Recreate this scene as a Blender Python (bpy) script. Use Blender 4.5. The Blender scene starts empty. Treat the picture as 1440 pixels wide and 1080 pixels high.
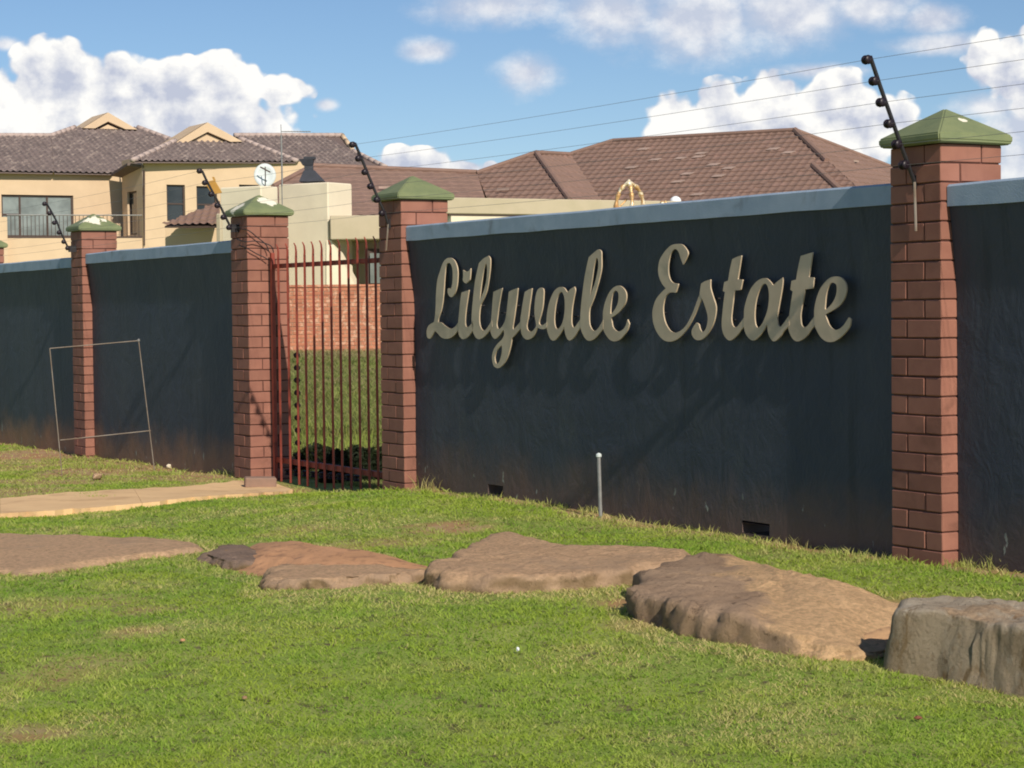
import bpy, bmesh, math, random
import numpy as np
from mathutils import Vector, Matrix, noise as mnoise

random.seed(7); rng = np.random.default_rng(7)
S = bpy.context.scene
COL = S.collection
R = math.radians

# ------------------------------------------------------------------ camera
CAM = Vector((0, 0, 1.30)); FOC = 3000.0            # focal length in pixels of the 1440 px wide photograph
TILT = 2.06; ROLL = 0.66
cam_d = bpy.data.cameras.new('camera'); cam = bpy.data.objects.new('camera', cam_d); COL.objects.link(cam)
cam_d.sensor_width = 36; cam_d.lens = 36 * FOC / 1440; cam_d.clip_start = 0.1; cam_d.clip_end = 3000
RM = Matrix.Rotation(R(90 - TILT), 3, 'X') @ Matrix.Rotation(R(-ROLL), 3, 'Z')
cam.matrix_world = Matrix.Translation(CAM) @ RM.to_4x4()
S.camera = cam
S.render.resolution_x = 1024; S.render.resolution_y = 768

# ------------------------------------------------------------------ sun and exposure
W = Vector((0.480, -0.877, 0)).normalized()          # along the estate wall, towards the right
N = Vector((-0.877, -0.480, 0)).normalized()         # out of the wall, towards the lawn
sun_dir = (W * 1.0 + N * 0.094 + Vector((0, 0, 0.66))).normalized()
sd = bpy.data.lights.new('sun', 'SUN'); so = bpy.data.objects.new('sun', sd); COL.objects.link(so)
sd.energy = 4.3; sd.angle = R(0.6); sd.color = (1.0, 0.90, 0.76)
so.rotation_euler = sun_dir.to_track_quat('Z', 'Y').to_euler()
so.location = (0, 0, 30)
S.view_settings.view_transform = 'Standard'; S.view_settings.look = 'None'
S.cycles.pixel_filter_type = 'BLACKMAN_HARRIS'; S.cycles.filter_width = 1.9
S.view_settings.gamma = 1; S.view_settings.exposure = 0.15
try: S.view_settings.use_curve_mapping = False
except Exception: pass

# ------------------------------------------------------------------ sky with clouds
def ray(px, py):
    return (RM @ Vector(((px - 720) / FOC, -(py - 540) / FOC, -1))).normalized()
world = bpy.data.worlds.new('World'); S.world = world; world.use_nodes = True
nt = world.node_tree; nt.nodes.clear()
def nd(t, **k):
    n = nt.nodes.new(t)
    for a, b in k.items(): setattr(n, a, b)
    return n
def lk(a, b): nt.links.new(a, b)
def mth(op, a, b=None, c=None, clamp=False):
    n = nd('ShaderNodeMath', operation=op, use_clamp=clamp)
    for i, v in enumerate((a, b, c)):
        if v is None: continue
        if isinstance(v, (int, float)): n.inputs[i].default_value = v
        else: lk(v, n.inputs[i])
    return n.outputs[0]
def vm(op, a, b=None, scale=None):
    n = nd('ShaderNodeVectorMath', operation=op)
    for i, v in enumerate((a, b)):
        if v is None: continue
        if isinstance(v, (tuple, list)): n.inputs[i].default_value = v
        else: lk(v, n.inputs[i])
    if scale is not None: n.inputs['Scale'].default_value = scale
    return n.outputs['Value'] if op in ('LENGTH', 'DOT_PRODUCT') else n.outputs[0]
def smooth(v, a, b):
    n = nd('ShaderNodeMapRange', interpolation_type='SMOOTHSTEP'); lk(v, n.inputs[0])
    n.inputs[1].default_value = a; n.inputs[2].default_value = b
    return n.outputs[0]
sky = nd('ShaderNodeTexSky', sky_type='NISHITA'); sky.sun_disc = False
sky.sun_elevation = math.asin(sun_dir.z); sky.sun_rotation = math.atan2(sun_dir.x, sun_dir.y)
sky.altitude = 1500; sky.air_density = 1.0; sky.dust_density = 0.3; sky.ozone_density = 4.5
tc = nd('ShaderNodeTexCoord'); sep = nd('ShaderNodeSeparateXYZ'); lk(tc.outputs['Generated'], sep.inputs[0])
az = mth('ARCTAN2', sep.outputs[0], sep.outputs[1]); el = mth('ARCSINE', sep.outputs[2])
comb = nd('ShaderNodeCombineXYZ'); lk(az, comb.inputs[0]); lk(el, comb.inputs[1]); uv = comb.outputs[0]
def cen(px, py):
    d = ray(px, py); return (math.atan2(d.x, d.y), math.asin(d.z), 0)
def blobs(base, lst, base_add=0.0):
    acc = None
    for (px, py, rx, ry) in lst:
        c = cen(px, py)
        p = vm('SUBTRACT', base, c); p = vm('MULTIPLY', p, (FOC / rx, FOC / ry, 0)); l = vm('LENGTH', p)
        acc = l if acc is None else mth('MINIMUM', acc, l)
    return mth('SUBTRACT', 1.0, acc)
def fbm(vec, scale, det, rough=0.55, w=0.0):
    n = nd('ShaderNodeTexNoise', noise_dimensions='3D'); lk(vec, n.inputs['Vector'])
    n.inputs['Scale'].default_value = scale; n.inputs['Detail'].default_value = det; n.inputs['Roughness'].default_value = rough
    return n.outputs[0]
def vor(vec, scale):
    n = nd('ShaderNodeTexVoronoi', feature='SMOOTH_F1', voronoi_dimensions='2D'); lk(vec, n.inputs['Vector'])
    n.inputs['Scale'].default_value = scale
    n.inputs['Smoothness'].default_value = 0.35
    return n.outputs['Distance']
hard = [(75, 118, 72, 66), (165, 122, 62, 50), (250, 128, 55, 50), (315, 122, 62, 50), (395, 128, 50, 24), (20, 150, 70, 52),
        (110, 165, 190, 70), (270, 168, 170, 66), (200, 130, 150, 50), (-60, 150, 90, 60), (350, 185, 60, 45),
        (950, 168, 50, 50), (1015, 158, 55, 50), (1085, 158, 60, 58), (1165, 152, 70, 60), (1235, 178, 70, 52), (1110, 190, 210, 66),
        (1395, 85, 42, 46), (1440, 110, 60, 55), (1490, 100, 90, 70), (590, 232, 75, 26), (560, 222, 28, 20), (690, 238, 22, 16), (650, 236, 50, 16)]
soft = [(870, 15, 100, 78), (985, 28, 140, 70), (1110, 18, 140, 72), (1225, 10, 90, 46), (1310, 25, 62, 28), (600, 72, 48, 24),
        (742, 106, 62, 38), (690, 8, 120, 40), (1400, 150, 100, 26), (1440, 175, 90, 60), (1440, 230, 80, 60), (8, 62, 28, 12),
        (950, -50, 260, 60), (1150, 100, 90, 16), (460, 148, 20, 12), (1330, 62, 120, 20)]
def field(uvv):
    dn = fbm(uvv, 30, 9, 0.62); bl = vor(uvv, 62); bl2 = vor(uvv, 150)
    pert = mth('ADD', mth('MULTIPLY', mth('SUBTRACT', dn, 0.5), 0.75),
               mth('ADD', mth('MULTIPLY', mth('SUBTRACT', 0.38, bl), 0.6), mth('MULTIPLY', mth('SUBTRACT', 0.38, bl2), 0.35)))
    b0 = blobs(uvv, hard)
    return mth('SUBTRACT', mth('ADD', b0, pert), mth('MULTIPLY', mth('SUBTRACT', 1.0, smooth(b0, -0.26, -0.02)), 1.0))
fh = field(uv)
# the same field a little towards the sun: where it thickens, the cloud shades itself
uv2 = vm('ADD', uv, (0.0045, 0.0075, 0))
dn2 = fbm(uv2, 34, 9, 0.6); dn1 = fbm(uv, 34, 9, 0.6)
bl_a = vor(uv, 62); bl_b = vor(uv2, 62)
relief = mth('ADD', mth('MULTIPLY', mth('SUBTRACT', dn1, dn2), 3.2), mth('MULTIPLY', mth('SUBTRACT', bl_b, bl_a), 1.0))
a_h = smooth(fh, -0.08, 0.16)
sn = fbm(vm('MULTIPLY', uv, (0.8, 1.15, 1.0)), 18, 10, 0.66)
fs = mth('ADD', blobs(uv, soft), mth('MULTIPLY', mth('SUBTRACT', sn, 0.5), 1.9))
a_s = mth('MULTIPLY', smooth(fs, -0.05, 0.85), 0.90)
# the rest of the sky carries the same kind of scattered cloud
gen = fbm(tc.outputs['Generated'], 3.2, 8, 0.6)
win = mth('MAXIMUM', smooth(mth('ABSOLUTE', az), 0.27, 0.40), smooth(el, 0.16, 0.24))
a_g = mth('MULTIPLY', mth('MULTIPLY', smooth(gen, 0.57, 0.68), win), mth('MULTIPLY', smooth(el, 0.0, 0.05), 0.85))
alpha = mth('MAXIMUM', mth('MAXIMUM', a_h, a_s), a_g)
thick = smooth(fh, 0.1, 0.75)
# lower parts of the heaps are grey-lavender
low = smooth(fbm(vm('MULTIPLY', uv, (0.55, 1.9, 1.0)), 15, 6, 0.55), 0.44, 0.64)
lit = mth('ADD', 0.86, relief)
lit = mth('SUBTRACT', lit, mth('MULTIPLY', mth('MULTIPLY', low, thick), 0.55), clamp=True)
cr = nd('ShaderNodeMix', data_type='RGBA'); lk(lit, cr.inputs[0])
cr.inputs[6].default_value = (0.52, 0.56, 0.68, 1); cr.inputs[7].default_value = (1.0, 0.985, 0.95, 1)
cs = nd('ShaderNodeMix', data_type='RGBA'); lk(mth('ADD', mth('MULTIPLY', smooth(sn, 0.35, 0.7), 0.8), relief, clamp=True), cs.inputs[0])
cs.inputs[6].default_value = (0.58, 0.62, 0.73, 1); cs.inputs[7].default_value = (0.92, 0.91, 0.91, 1)
cm = nd('ShaderNodeMix', data_type='RGBA'); lk(a_h, cm.inputs[0]); lk(cs.outputs[2], cm.inputs[6]); lk(cr.outputs[2], cm.inputs[7])
bg1 = nd('ShaderNodeBackground'); lk(sky.outputs[0], bg1.inputs[0]); bg1.inputs[1].default_value = 0.08
bg2 = nd('ShaderNodeBackground'); lk(cm.outputs[2], bg2.inputs[0]); bg2.inputs[1].default_value = 0.93
mx = nd('ShaderNodeMixShader'); lk(alpha, mx.inputs[0]); lk(bg1.outputs[0], mx.inputs[1]); lk(bg2.outputs[0], mx.inputs[2])
wo = nd('ShaderNodeOutputWorld'); lk(mx.outputs[0], wo.inputs[0])

# ------------------------------------------------------------------ helpers: placing
def at(px, py, Y):
    d = ray(px, py); return CAM + d * (Y / d.y)
def on_plane(px, py, p0, nrm):
    d = ray(px, py); return CAM + d * ((p0 - CAM).dot(nrm) / d.dot(nrm))
A0 = Vector((-0.716, 14.03, 0))                       # ground plan corner of the pillar right of the gate
def wp(t, b=0.0, z=0.0):                              # wall coordinates: along, behind the pillars' front plane, up
    p = A0 + W * t - N * b; return Vector((p.x, p.y, z))
def on_wall(px, py, b=0.0): return on_plane(px, py, wp(0, b), N)
def tz(px, py, b=0.0):
    p = on_wall(px, py, b); return (p - A0).dot(W), p.z

# ground heights, from where the wall meets the lawn
gc = []
for px, py, b in ((118, 644, 0), (352, 675, 0), (569, 680, 0), (1324, 798, 0), (843, 724, .09), (0, 622, .09), (1440, 803, .09), (250, 661, .09), (440, 699, 0), (500, 694, 0), (400, 690, -.1), (470, 700, -.3), (960, 744, .09), (1100, 764, .09)):
    p = on_wall(px, py, b); gc.append((p.x, p.y, p.z))
for x, y, z in ((-3.2, 6, .03), (-1.6, 6, .03), (0, 6, .03), (1.6, 6, .04), (3.2, 6, .05), (0, 3, .0), (-2.2, 9, .05), (0, 9, .10), (1.2, 8.2, .10),
                (-2, 12, .06), (-3, 14, .02), (-0.7, 12.6, .15), (-1.4, 13.6, .07), (-6, 12, .0), (6, 4, .05),
                (-1.6, 18, -.02), (-2.4, 24, .0), (-4, 34, .15), (-6, 48, .32), (6, 30, .2), (10, 50, .35), (-12, 45, .3), (-15, 25, 0), (0, 80, .6), (-30, 90, .8), (30, 80, .6)):
    gc.append((x, y, z))
GC = np.array(gc)
def gz_np(x, y):
    x = np.asarray(x, float); y = np.asarray(y, float)
    num = np.zeros_like(x); den = np.zeros_like(x)
    for cx, cy, cz in GC:
        s = 0.25 + 0.00012 * cy * cy * cy * .3
        w = 1.0 / ((x - cx) ** 2 + (y - cy) ** 2 + s) ** 2.0
        num += w * cz; den += w
    return num / den
def gz(x, y): return float(gz_np(x, y))
def on_ground(px, py, up=0.0):
    d = ray(px, py); s = 0.0
    lo, hi = 3.0, 120.0
    for k in range(60):
        m = (lo + hi) / 2; p = CAM + d * m
        if p.z > gz(p.x, p.y) + up: lo = m
        else: hi = m
    return CAM + d * lo

# ------------------------------------------------------------------ helpers: materials
def new_mat(name):
    m = bpy.data.materials.new(name); m.use_nodes = True
    return m, m.node_tree, m.node_tree.nodes['Principled BSDF']
class NT:
    def __init__(s, tree): s.t = tree
    def n(s, ty, **k):
        x = s.t.nodes.new(ty)
        for a, b in k.items(): setattr(x, a, b)
        return x
    def l(s, a, b): s.t.links.new(a, b)
    def pos(s): return s.n('ShaderNodeNewGeometry').outputs['Position']
    def noise(s, vec, scale, det=4, rough=.55, dist=0):
        x = s.n('ShaderNodeTexNoise'); s.l(vec, x.inputs['Vector']); x.inputs['Scale'].default_value = scale
        x.inputs['Detail'].default_value = det; x.inputs['Roughness'].default_value = rough; x.inputs['Distortion'].default_value = dist
        return x.outputs[0]
    def scale(s, vec, v):
        x = s.n('ShaderNodeVectorMath', operation='MULTIPLY'); s.l(vec, x.inputs[0]); x.inputs[1].default_value = v; return x.outputs[0]
    def ramp(s, v, a, b):
        x = s.n('ShaderNodeMapRange', interpolation_type='SMOOTHSTEP'); s.l(v, x.inputs[0]); x.inputs[1].default_value = a; x.inputs[2].default_value = b; return x.outputs[0]
    def math(s, op, a, b=None, clamp=False):
        x = s.n('ShaderNodeMath', operation=op, use_clamp=clamp)
        for i, v in enumerate((a, b)):
            if v is None: continue
            if isinstance(v, (int, float)): x.inputs[i].default_value = v
            else: s.l(v, x.inputs[i])
        return x.outputs[0]
    def mix(s, f, a, b):
        x = s.n('ShaderNodeMix', data_type='RGBA')
        for i, v in ((0, f), (6, a), (7, b)):
            if isinstance(v, (int, float)): x.inputs[i].default_value = v
            elif isinstance(v, tuple): x.inputs[i].default_value = (*v, 1) if len(v) == 3 else v
            else: s.l(v, x.inputs[i])
        return x.outputs[2]
    def bump(s, h, strength, dist, normal=None):
        x = s.n('ShaderNodeBump'); s.l(h, x.inputs['Height']); x.inputs['Strength'].default_value = strength; x.inputs['Distance'].default_value = dist
        if normal is not None: s.l(normal, x.inputs['Normal'])
        return x.outputs[0]
def mat(name, c1, c2=None, scale=6, rough=.8, bump=.3, bdist=.004, bscale=None, c3=None, s3=1.2, thr=(.5, .65), metal=0, rand=0.0, det=5, spec=.3):
    m, t, b = new_mat(name); g = NT(t); p = g.pos()
    col = g.mix(g.ramp(g.noise(p, scale, det), .3, .7), c1, c2 or c1)
    if c3: col = g.mix(g.ramp(g.noise(p, s3, 6, .6, .4), *thr), col, c3)
    if rand:
        oi = g.n('ShaderNodeObjectInfo'); hs = g.n('ShaderNodeHueSaturation'); g.l(col, hs.inputs['Color'])
        g.l(g.math('ADD', g.math('MULTIPLY', oi.outputs['Random'], rand), 1 - rand / 2), hs.inputs['Value']); col = hs.outputs[0]
    g.l(col, b.inputs['Base Color'])
    b.inputs['Roughness'].default_value = rough; b.inputs['Metallic'].default_value = metal
    b.inputs['Specular IOR Level'].default_value = spec
    if bump: g.l(g.bump(g.noise(p, bscale or scale * 6, 6, .6), bump, bdist), b.inputs['Normal'])
    return m

# ------------------------------------------------------------------ helpers: meshes and objects
def tagp(o, label=None, cat=None, group=None, kind=None):
    if label: o['label'] = label
    if cat: o['category'] = cat
    if group: o['group'] = group
    if kind: o['kind'] = kind
    return o
def link(o, parent=None):
    COL.objects.link(o)
    if parent is not None: o.parent = parent
    return o
def thing(name, loc, label, cat, group=None):
    o = bpy.data.objects.new(name, None); link(o); o.location = loc; o.empty_display_size = .2
    return tagp(o, label, cat, group)
class MB:
    def __init__(s): s.v = []; s.f = []
    def add(s, vs, fs):
        k = len(s.v); s.v += [tuple(v) for v in vs]; s.f += [tuple(i + k for i in f) for f in fs]; return s
    def quad(s, a, b, c, d): return s.add([a, b, c, d], [(0, 1, 2, 3)])
    def hexa(s, p):   # p: 4 bottom, 4 top, counter-clockwise
        return s.add(p, [(3, 2, 1, 0), (4, 5, 6, 7), (0, 1, 5, 4), (1, 2, 6, 5), (2, 3, 7, 6), (3, 0, 4, 7)])
    def box(s, o, ax, ay, az):   # origin and three edge vectors
        o, ax, ay, az = map(Vector, (o, ax, ay, az))
        if ax.cross(ay).dot(az) < 0: o, ax = o + ax, -ax
        return s.hexa([o, o + ax, o + ax + ay, o + ay, o + az, o + ax + az, o + ax + ay + az, o + ay + az])
    def tube(s, pts, r, n=8, cap=True):
        pts = [Vector(p) for p in pts]; rs = r if isinstance(r, (list, tuple)) else [r] * len(pts)
        ring = []; prev = None
        for i, p in enumerate(pts):
            d = (pts[min(i + 1, len(pts) - 1)] - pts[max(i - 1, 0)]).normalized()
            if prev is None:
                a = Vector((0, 0, 1)) if abs(d.z) < .9 else Vector((1, 0, 0)); x = d.cross(a).normalized()
            else: x = (prev - d * prev.dot(d)).normalized()
            prev = x; y = d.cross(x)
            ring.append([p + (x * math.cos(2 * math.pi * k / n) + y * math.sin(2 * math.pi * k / n)) * rs[i] for k in range(n)])
        k0 = len(s.v); s.v += [tuple(v) for q in ring for v in q]
        for i in range(len(pts) - 1):
            for k in range(n):
                a = k0 + i * n + k; b = k0 + i * n + (k + 1) % n; s.f.append((a, b, b + n, a + n))
        if cap:
            s.f.append(tuple(k0 + k for k in reversed(range(n)))); s.f.append(tuple(k0 + (len(pts) - 1) * n + k for k in range(n)))
        return s
    def lathe(s, c, axis, prof, n=12):     # prof: (distance along axis, radius)
        c = Vector(c); d = Vector(axis).normalized()
        return s.tube_prof(c, d, prof, n)
    def tube_prof(s, c, d, prof, n):
        a = Vector((0, 0, 1)) if abs(d.z) < .9 else Vector((1, 0, 0)); x = d.cross(a).normalized(); y = d.cross(x)
        k0 = len(s.v)
        for (h, r) in prof:
            for k in range(n):
                th = 2 * math.pi * k / n; s.v.append(tuple(c + d * h + (x * math.cos(th) + y * math.sin(th)) * r))
        for i in range(len(prof) - 1):
            for k in range(n):
                a = k0 + i * n + k; b = k0 + i * n + (k + 1) % n; s.f.append((a, b, b + n, a + n))
        s.f.append(tuple(k0 + k for k in reversed(range(n)))); s.f.append(tuple(k0 + (len(prof) - 1) * n + k for k in range(n)))
        return s
    def build(s, name, m, parent=None, smooth=False, bevel=0, origin=None):
        me = bpy.data.meshes.new(name); o0 = None
        if parent is not None: o0 = parent_loc(parent)
        if origin is not None: o0 = Vector(origin)
        vs = s.v
        if o0 is not None: vs = [(v[0] - o0.x, v[1] - o0.y, v[2] - o0.z) for v in vs]
        me.from_pydata(vs, [], s.f); me.update()
        if bevel:
            bm = bmesh.new(); bm.from_mesh(me); bmesh.ops.recalc_face_normals(bm, faces=bm.faces)
            bmesh.ops.bevel(bm, geom=list(bm.edges), offset=bevel, segments=1, affect='EDGES'); bm.to_mesh(me); bm.free()
        if smooth: me.polygons.foreach_set('use_smooth', [True] * len(me.polygons))
        me.materials.append(m)
        o = bpy.data.objects.new(name, me); link(o, parent)
        if parent is None and origin is not None: o.location = origin
        return o
def parent_loc(p):
    v = Vector((0, 0, 0))
    while p is not None: v += p.location; p = p.parent
    return v

# ------------------------------------------------------------------ materials
M = {}
M['paint_brick'] = mat('painted_brick', (.305, .136, .096), (.265, .114, .082), 9, .72, .4, .0012, 90, c3=(.20, .088, .062), s3=5, thr=(.52, .75), rand=.24)
M['mortar'] = mat('raked_mortar', (.15, .066, .052), (.10, .046, .038), 20, .95, .6, .003)
M['coping'] = mat('coping_paint', (.36, .45, .57), (.30, .39, .51), 7, .8, .6, .003, 120, c3=(.20, .24, .29), s3=4.5, thr=(.53, .78))
M['steel_black'] = mat('black_steel', (.015, .015, .02), (.03, .028, .03), 12, .5, .1, .001)
M['bobbin'] = mat('black_plastic_insulator', (.018, .012, .018), None, 10, .4, 0)
M['wire'] = mat('galvanised_wire', (.30, .30, .32), None, 30, .5, 0, metal=.6)
M['gate_red'] = mat('red_oxide_paint', (.33, .068, .044), (.24, .050, .034), 14, .55, .4, .0012, 80, c3=(.12, .03, .02), s3=4, thr=(.56, .7))
M['yellow'] = mat('yellow_sign_plastic', (.48, .27, .06), (.42, .22, .05), 10, .5, .1)
M['letter'] = mat('weathered_letter_metal', (.60, .485, .345), (.51, .405, .285), 5, .5, .3, .001, 60, c3=(.38, .32, .23), s3=3, thr=(.5, .72), spec=.5)
M['cream'] = mat('cream_plaster', (.66, .50, .335), (.61, .46, .305), 1.2, .85, .4, .01, 30, c3=(.56, .42, .28), s3=.35, thr=(.5, .8))
M['white_plaster'] = mat('off_white_plaster', (.78, .70, .54), (.72, .64, .49), 1.5, .85, .4, .01, 30, c3=(.6, .54, .42), s3=.5, thr=(.55, .8))
M['beige_fascia'] = mat('beige_fascia_plaster', (.50, .43, .31), (.46, .40, .28), 2, .85, .3, .01, 30)
M['grey_tile'] = mat('grey_concrete_roof_tile', (.21, .165, .155), (.15, .12, .115), 1.6, .85, .5, .01, 20, c3=(.32, .26, .23), s3=3.5, thr=(.5, .66), det=8)
M['ridge'] = mat('pale_ridge_tile', (.50, .40, .36), (.40, .32, .29), 3, .85, .5, .01, 20)
M['brown_tile'] = mat('brown_concrete_roof_tile', (.255, .163, .128), (.225, .145, .115), 1.4, .82, .4, .01, 20, c3=(.29, .18, .145), s3=2.6, thr=(.52, .7), det=8)
M['tile_worn'] = mat('worn_pale_tile_patch', (.42, .31, .26), (.34, .25, .21), 4, .85, .2)
M['dark_trim'] = mat('dark_brown_trim', (.075, .05, .042), None, 6, .6, .1)
M['fascia_dark'] = mat('dark_eave_board', (.16, .12, .11), None, 6, .7, .1)
def glass_mat(name, c, r):
    m, t, b = new_mat(name); g = NT(t); p = g.pos()
    g.l(g.mix(g.ramp(g.noise(p, .8, 3), .35, .65), c, tuple(x * .6 for x in c)), b.inputs['Base Color'])
    b.inputs['Roughness'].default_value = r; b.inputs['Specular IOR Level'].default_value = .6
    return m
M['glass'] = glass_mat('curtained_window_glass', (.26, .30, .29), .15)
M['glass_dark'] = glass_mat('dark_window_glass', (.035, .04, .045), .1)
M['face_brick'] = mat('orange_face_brick', (.52, .21, .12), (.38, .15, .09), 5, .85, .5, .01, 20, c3=(.60, .34, .23), s3=9, thr=(.52, .62), det=6)
M['dish'] = mat('dish_grey_paint', (.62, .68, .68), (.55, .61, .62), 2, .5, .1)
M['metal'] = mat('dull_galvanised_steel', (.32, .32, .31), (.25, .25, .25), 20, .5, .1, metal=.5)
M['rod'] = mat('thin_grey_rod', (.28, .25, .22), (.20, .15, .11), 6, .6, .1)
M['gold'] = mat('gold_wrap', (.70, .48, .22), (.52, .28, .12), 9, .35, .6, .01, 25, c3=(.85, .75, .55), s3=5, thr=(.5, .6), metal=.3)
M['white'] = mat('white_plastic', (.85, .88, .9), None, 3, .4, 0)
M['cowl'] = mat('dark_steel_cowl', (.045, .05, .065), (.035, .04, .05), 5, .6, .2)
M['concrete'] = mat('sandy_concrete', (.78, .53, .28), (.70, .47, .25), 3, .9, .5, .003, 60, c3=(.56, .36, .19), s3=3.2, thr=(.48, .70))
M['loose_brick'] = mat('grey_loose_brick', (.30, .19, .14), (.24, .16, .12), 12, .9, .5, .003)
M['brick_bit'] = mat('orange_brick_bit', (.52, .20, .10), (.4, .15, .08), 12, .9, .5, .003)
M['leaf_dry'] = mat('dry_leaf', (.22, .08, .05), None, 12, .9, .2)

def wall_paint():
    m, t, b = new_mat('dark_blue_grey_plaster_paint'); g = NT(t); p = g.pos()
    base = g.mix(g.ramp(g.noise(p, 1.3, 6, .6, .3), .35, .7), (.037, .049, .073), (.050, .061, .082))
    base = g.mix(g.ramp(g.noise(g.scale(p, (1, 1, .35)), 7, 6, .65), .55, .8), base, (.062, .074, .086))
    base = g.mix(g.math('MULTIPLY', g.ramp(g.noise(g.scale(p, (1, 1, .07)), 9, 6, .6), .52, .7), .55), base, (.024, .032, .042))
    at_ = g.n('ShaderNodeAttribute', attribute_name='lowness')          # dust splashed up from the soil
    dn = g.noise(p, 3.0, 7, .65)
    d1 = g.math('MULTIPLY', g.ramp(g.math('ADD', at_.outputs['Fac'], g.math('MULTIPLY', g.math('SUBTRACT', dn, .5), .9)), .30, .95), .85)
    d2 = g.n('ShaderNodeAttribute', attribute_name='dust'); d1 = g.math('MULTIPLY', d1, d2.outputs['Fac'])
    base = g.mix(d1, base, (.25, .135, .08))
    # chips of white undercoat near the foot
    ch = g.math('MULTIPLY', g.ramp(g.noise(g.scale(p, (1, 1, .5)), 11, 4, .6), .655, .69), g.ramp(at_.outputs['Fac'], .45, .85))
    base = g.mix(ch, base, (.32, .34, .30))
    g.l(base, b.inputs['Base Color']); b.inputs['Roughness'].default_value = .62; b.inputs['Specular IOR Level'].default_value = .35
    h1 = g.noise(p, 5, 5, .55, .6); h2 = g.noise(p, 45, 6, .65)
    h3 = g.noise(g.scale(p, (1, 1, .6)), 8, 3, .5, 3.5); nb = g.bump(h1, .45, .02); nb = g.bump(h3, .30, .010, nb); nb = g.bump(h2, .4, .003, nb); g.l(nb, b.inputs['Normal'])
    return m
M['wall'] = wall_paint()
def cap_paint(name, spots):
    m, t, b = new_mat(name); g = NT(t); p = g.pos()
    col = g.mix(g.ramp(g.noise(p, 8, 6, .6), .3, .7), (.205, .235, .11), (.16, .195, .095))
    col = g.mix(g.ramp(g.noise(p, 22, 5, .6), .62, .78), col, (.11, .13, .06))
    acc = None
    for c, r in spots:
        v = g.n('ShaderNodeVectorMath', operation='DISTANCE'); g.l(p, v.inputs[0]); v.inputs[1].default_value = c
        q = g.math('SUBTRACT', 1.0, g.math('DIVIDE', v.outputs['Value'], r)); acc = q if acc is None else g.math('MAXIMUM', acc, q)
    if acc is not None:
        q = g.math('ADD', acc, g.math('MULTIPLY', g.math('SUBTRACT', g.noise(p, 22, 5, .6), .5), 1.5))
        col = g.mix(g.ramp(q, .22, .27), col, (.80, .76, .62))
    g.l(col, b.inputs['Base Color']); b.inputs['Roughness'].default_value = .6
    g.l(g.bump(g.noise(p, 40, 6, .6), .5, .003), b.inputs['Normal'])
    return m
def rock_mat(name, c1, c2, soil, amt, streak=0.0, side_tint=.8, dk=.62):
    m, t, b = new_mat(name); g = NT(t); p = g.pos()
    col = g.mix(g.ramp(g.noise(p, 3.0, 9, .65, .6), .38, .66), c1, c2)
    col = g.mix(g.ramp(g.noise(p, 16, 9, .74), .55, .67), col, tuple(x * dk for x in c2))
    col = g.mix(g.ramp(g.noise(p, 60, 7, .78), .57, .70), col, tuple(x * dk for x in c2))
    col = g.mix(g.ramp(g.noise(p, 13, 5, .65), .64, .72), col, tuple(min(1, x * 1.35) for x in c1))
    col = g.mix(g.ramp(g.noise(p, 4.5, 7, .65, .8), .60, .72), col, (.40, .24, .12))
    if streak:
        col = g.mix(g.ramp(g.noise(g.scale(p, (5, 5, 3)), 1.3, 8, .7, .5), .53, .64), col, (.27, .19, .11))
        col = g.mix(g.ramp(g.noise(g.scale(p, (8, 8, 6)), 1.6, 9, .75), .55, .66), col, (.58, .52, .42))
    geo = g.n('ShaderNodeNewGeometry'); s = g.n('ShaderNodeSeparateXYZ'); g.l(geo.outputs['Normal'], s.inputs[0])
    # steep sides turn a darker brown, broken up by noise
    side = g.math('MULTIPLY', g.ramp(g.math('ADD', g.math('SUBTRACT', .75, s.outputs[2]), g.math('MULTIPLY', g.math('SUBTRACT', g.noise(p, 7, 8, .65), .5), 1.3)), .05, .6), side_tint)
    col = g.mix(side, col, (.21, .145, .07))
    k = g.math('ADD', g.math('MULTIPLY', s.outputs[2], amt), g.math('MULTIPLY', g.math('SUBTRACT', g.noise(p, 3.2, 9, .68), .5), 2.2))
    soilc = g.mix(g.ramp(g.noise(p, 40, 6, .7), .4, .62), soil, tuple(x * .72 for x in soil))
    soilc = g.mix(g.ramp(g.noise(g.scale(p, (1, .6, 1)), 20, 6, .7, .4), .60, .69), soilc, tuple(x * .55 for x in soil))
    sa = g.n('ShaderNodeAttribute', attribute_name='soil'); k = g.math('ADD', k, g.math('MULTIPLY', sa.outputs['Fac'], 1.6))
    col = g.mix(g.ramp(k, .45, .85), col, soilc)
    g.l(col, b.inputs['Base Color']); b.inputs['Roughness'].default_value = .93; b.inputs['Specular IOR Level'].default_value = .15
    nb = g.bump(g.noise(p, 11, 10, .75), .9, .045); nb = g.bump(g.noise(p, 60, 7, .75), .8, .008, nb); g.l(nb, b.inputs['Normal'])
    return m
M['rock'] = rock_mat('brown_field_stone', (.60, .41, .265), (.47, .32, .21), (.70, .46, .28), .85, 0, .7, .60)
M['rock_grey'] = rock_mat('grey_field_stone', (.56, .48, .37), (.43, .35, .26), (.56, .40, .26), .66, 1.0, .5, .55)
M['rock_dark'] = rock_mat('dark_field_stone', (.34, .24, .18), (.25, .18, .14), (.42, .28, .18), .35)
M['rock_pit'] = rock_mat('pitted_dark_brown_stone', (.52, .36, .24), (.38, .26, .175), (.82, .54, .30), .34, 0, .35, .50)
M['sand'] = mat('tan_sandy_soil', (.58, .36, .19), (.50, .30, .16), 4, .95, .8, .01, 45, c3=(.33, .20, .12), s3=11, thr=(.50, .64), det=10)
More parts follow.
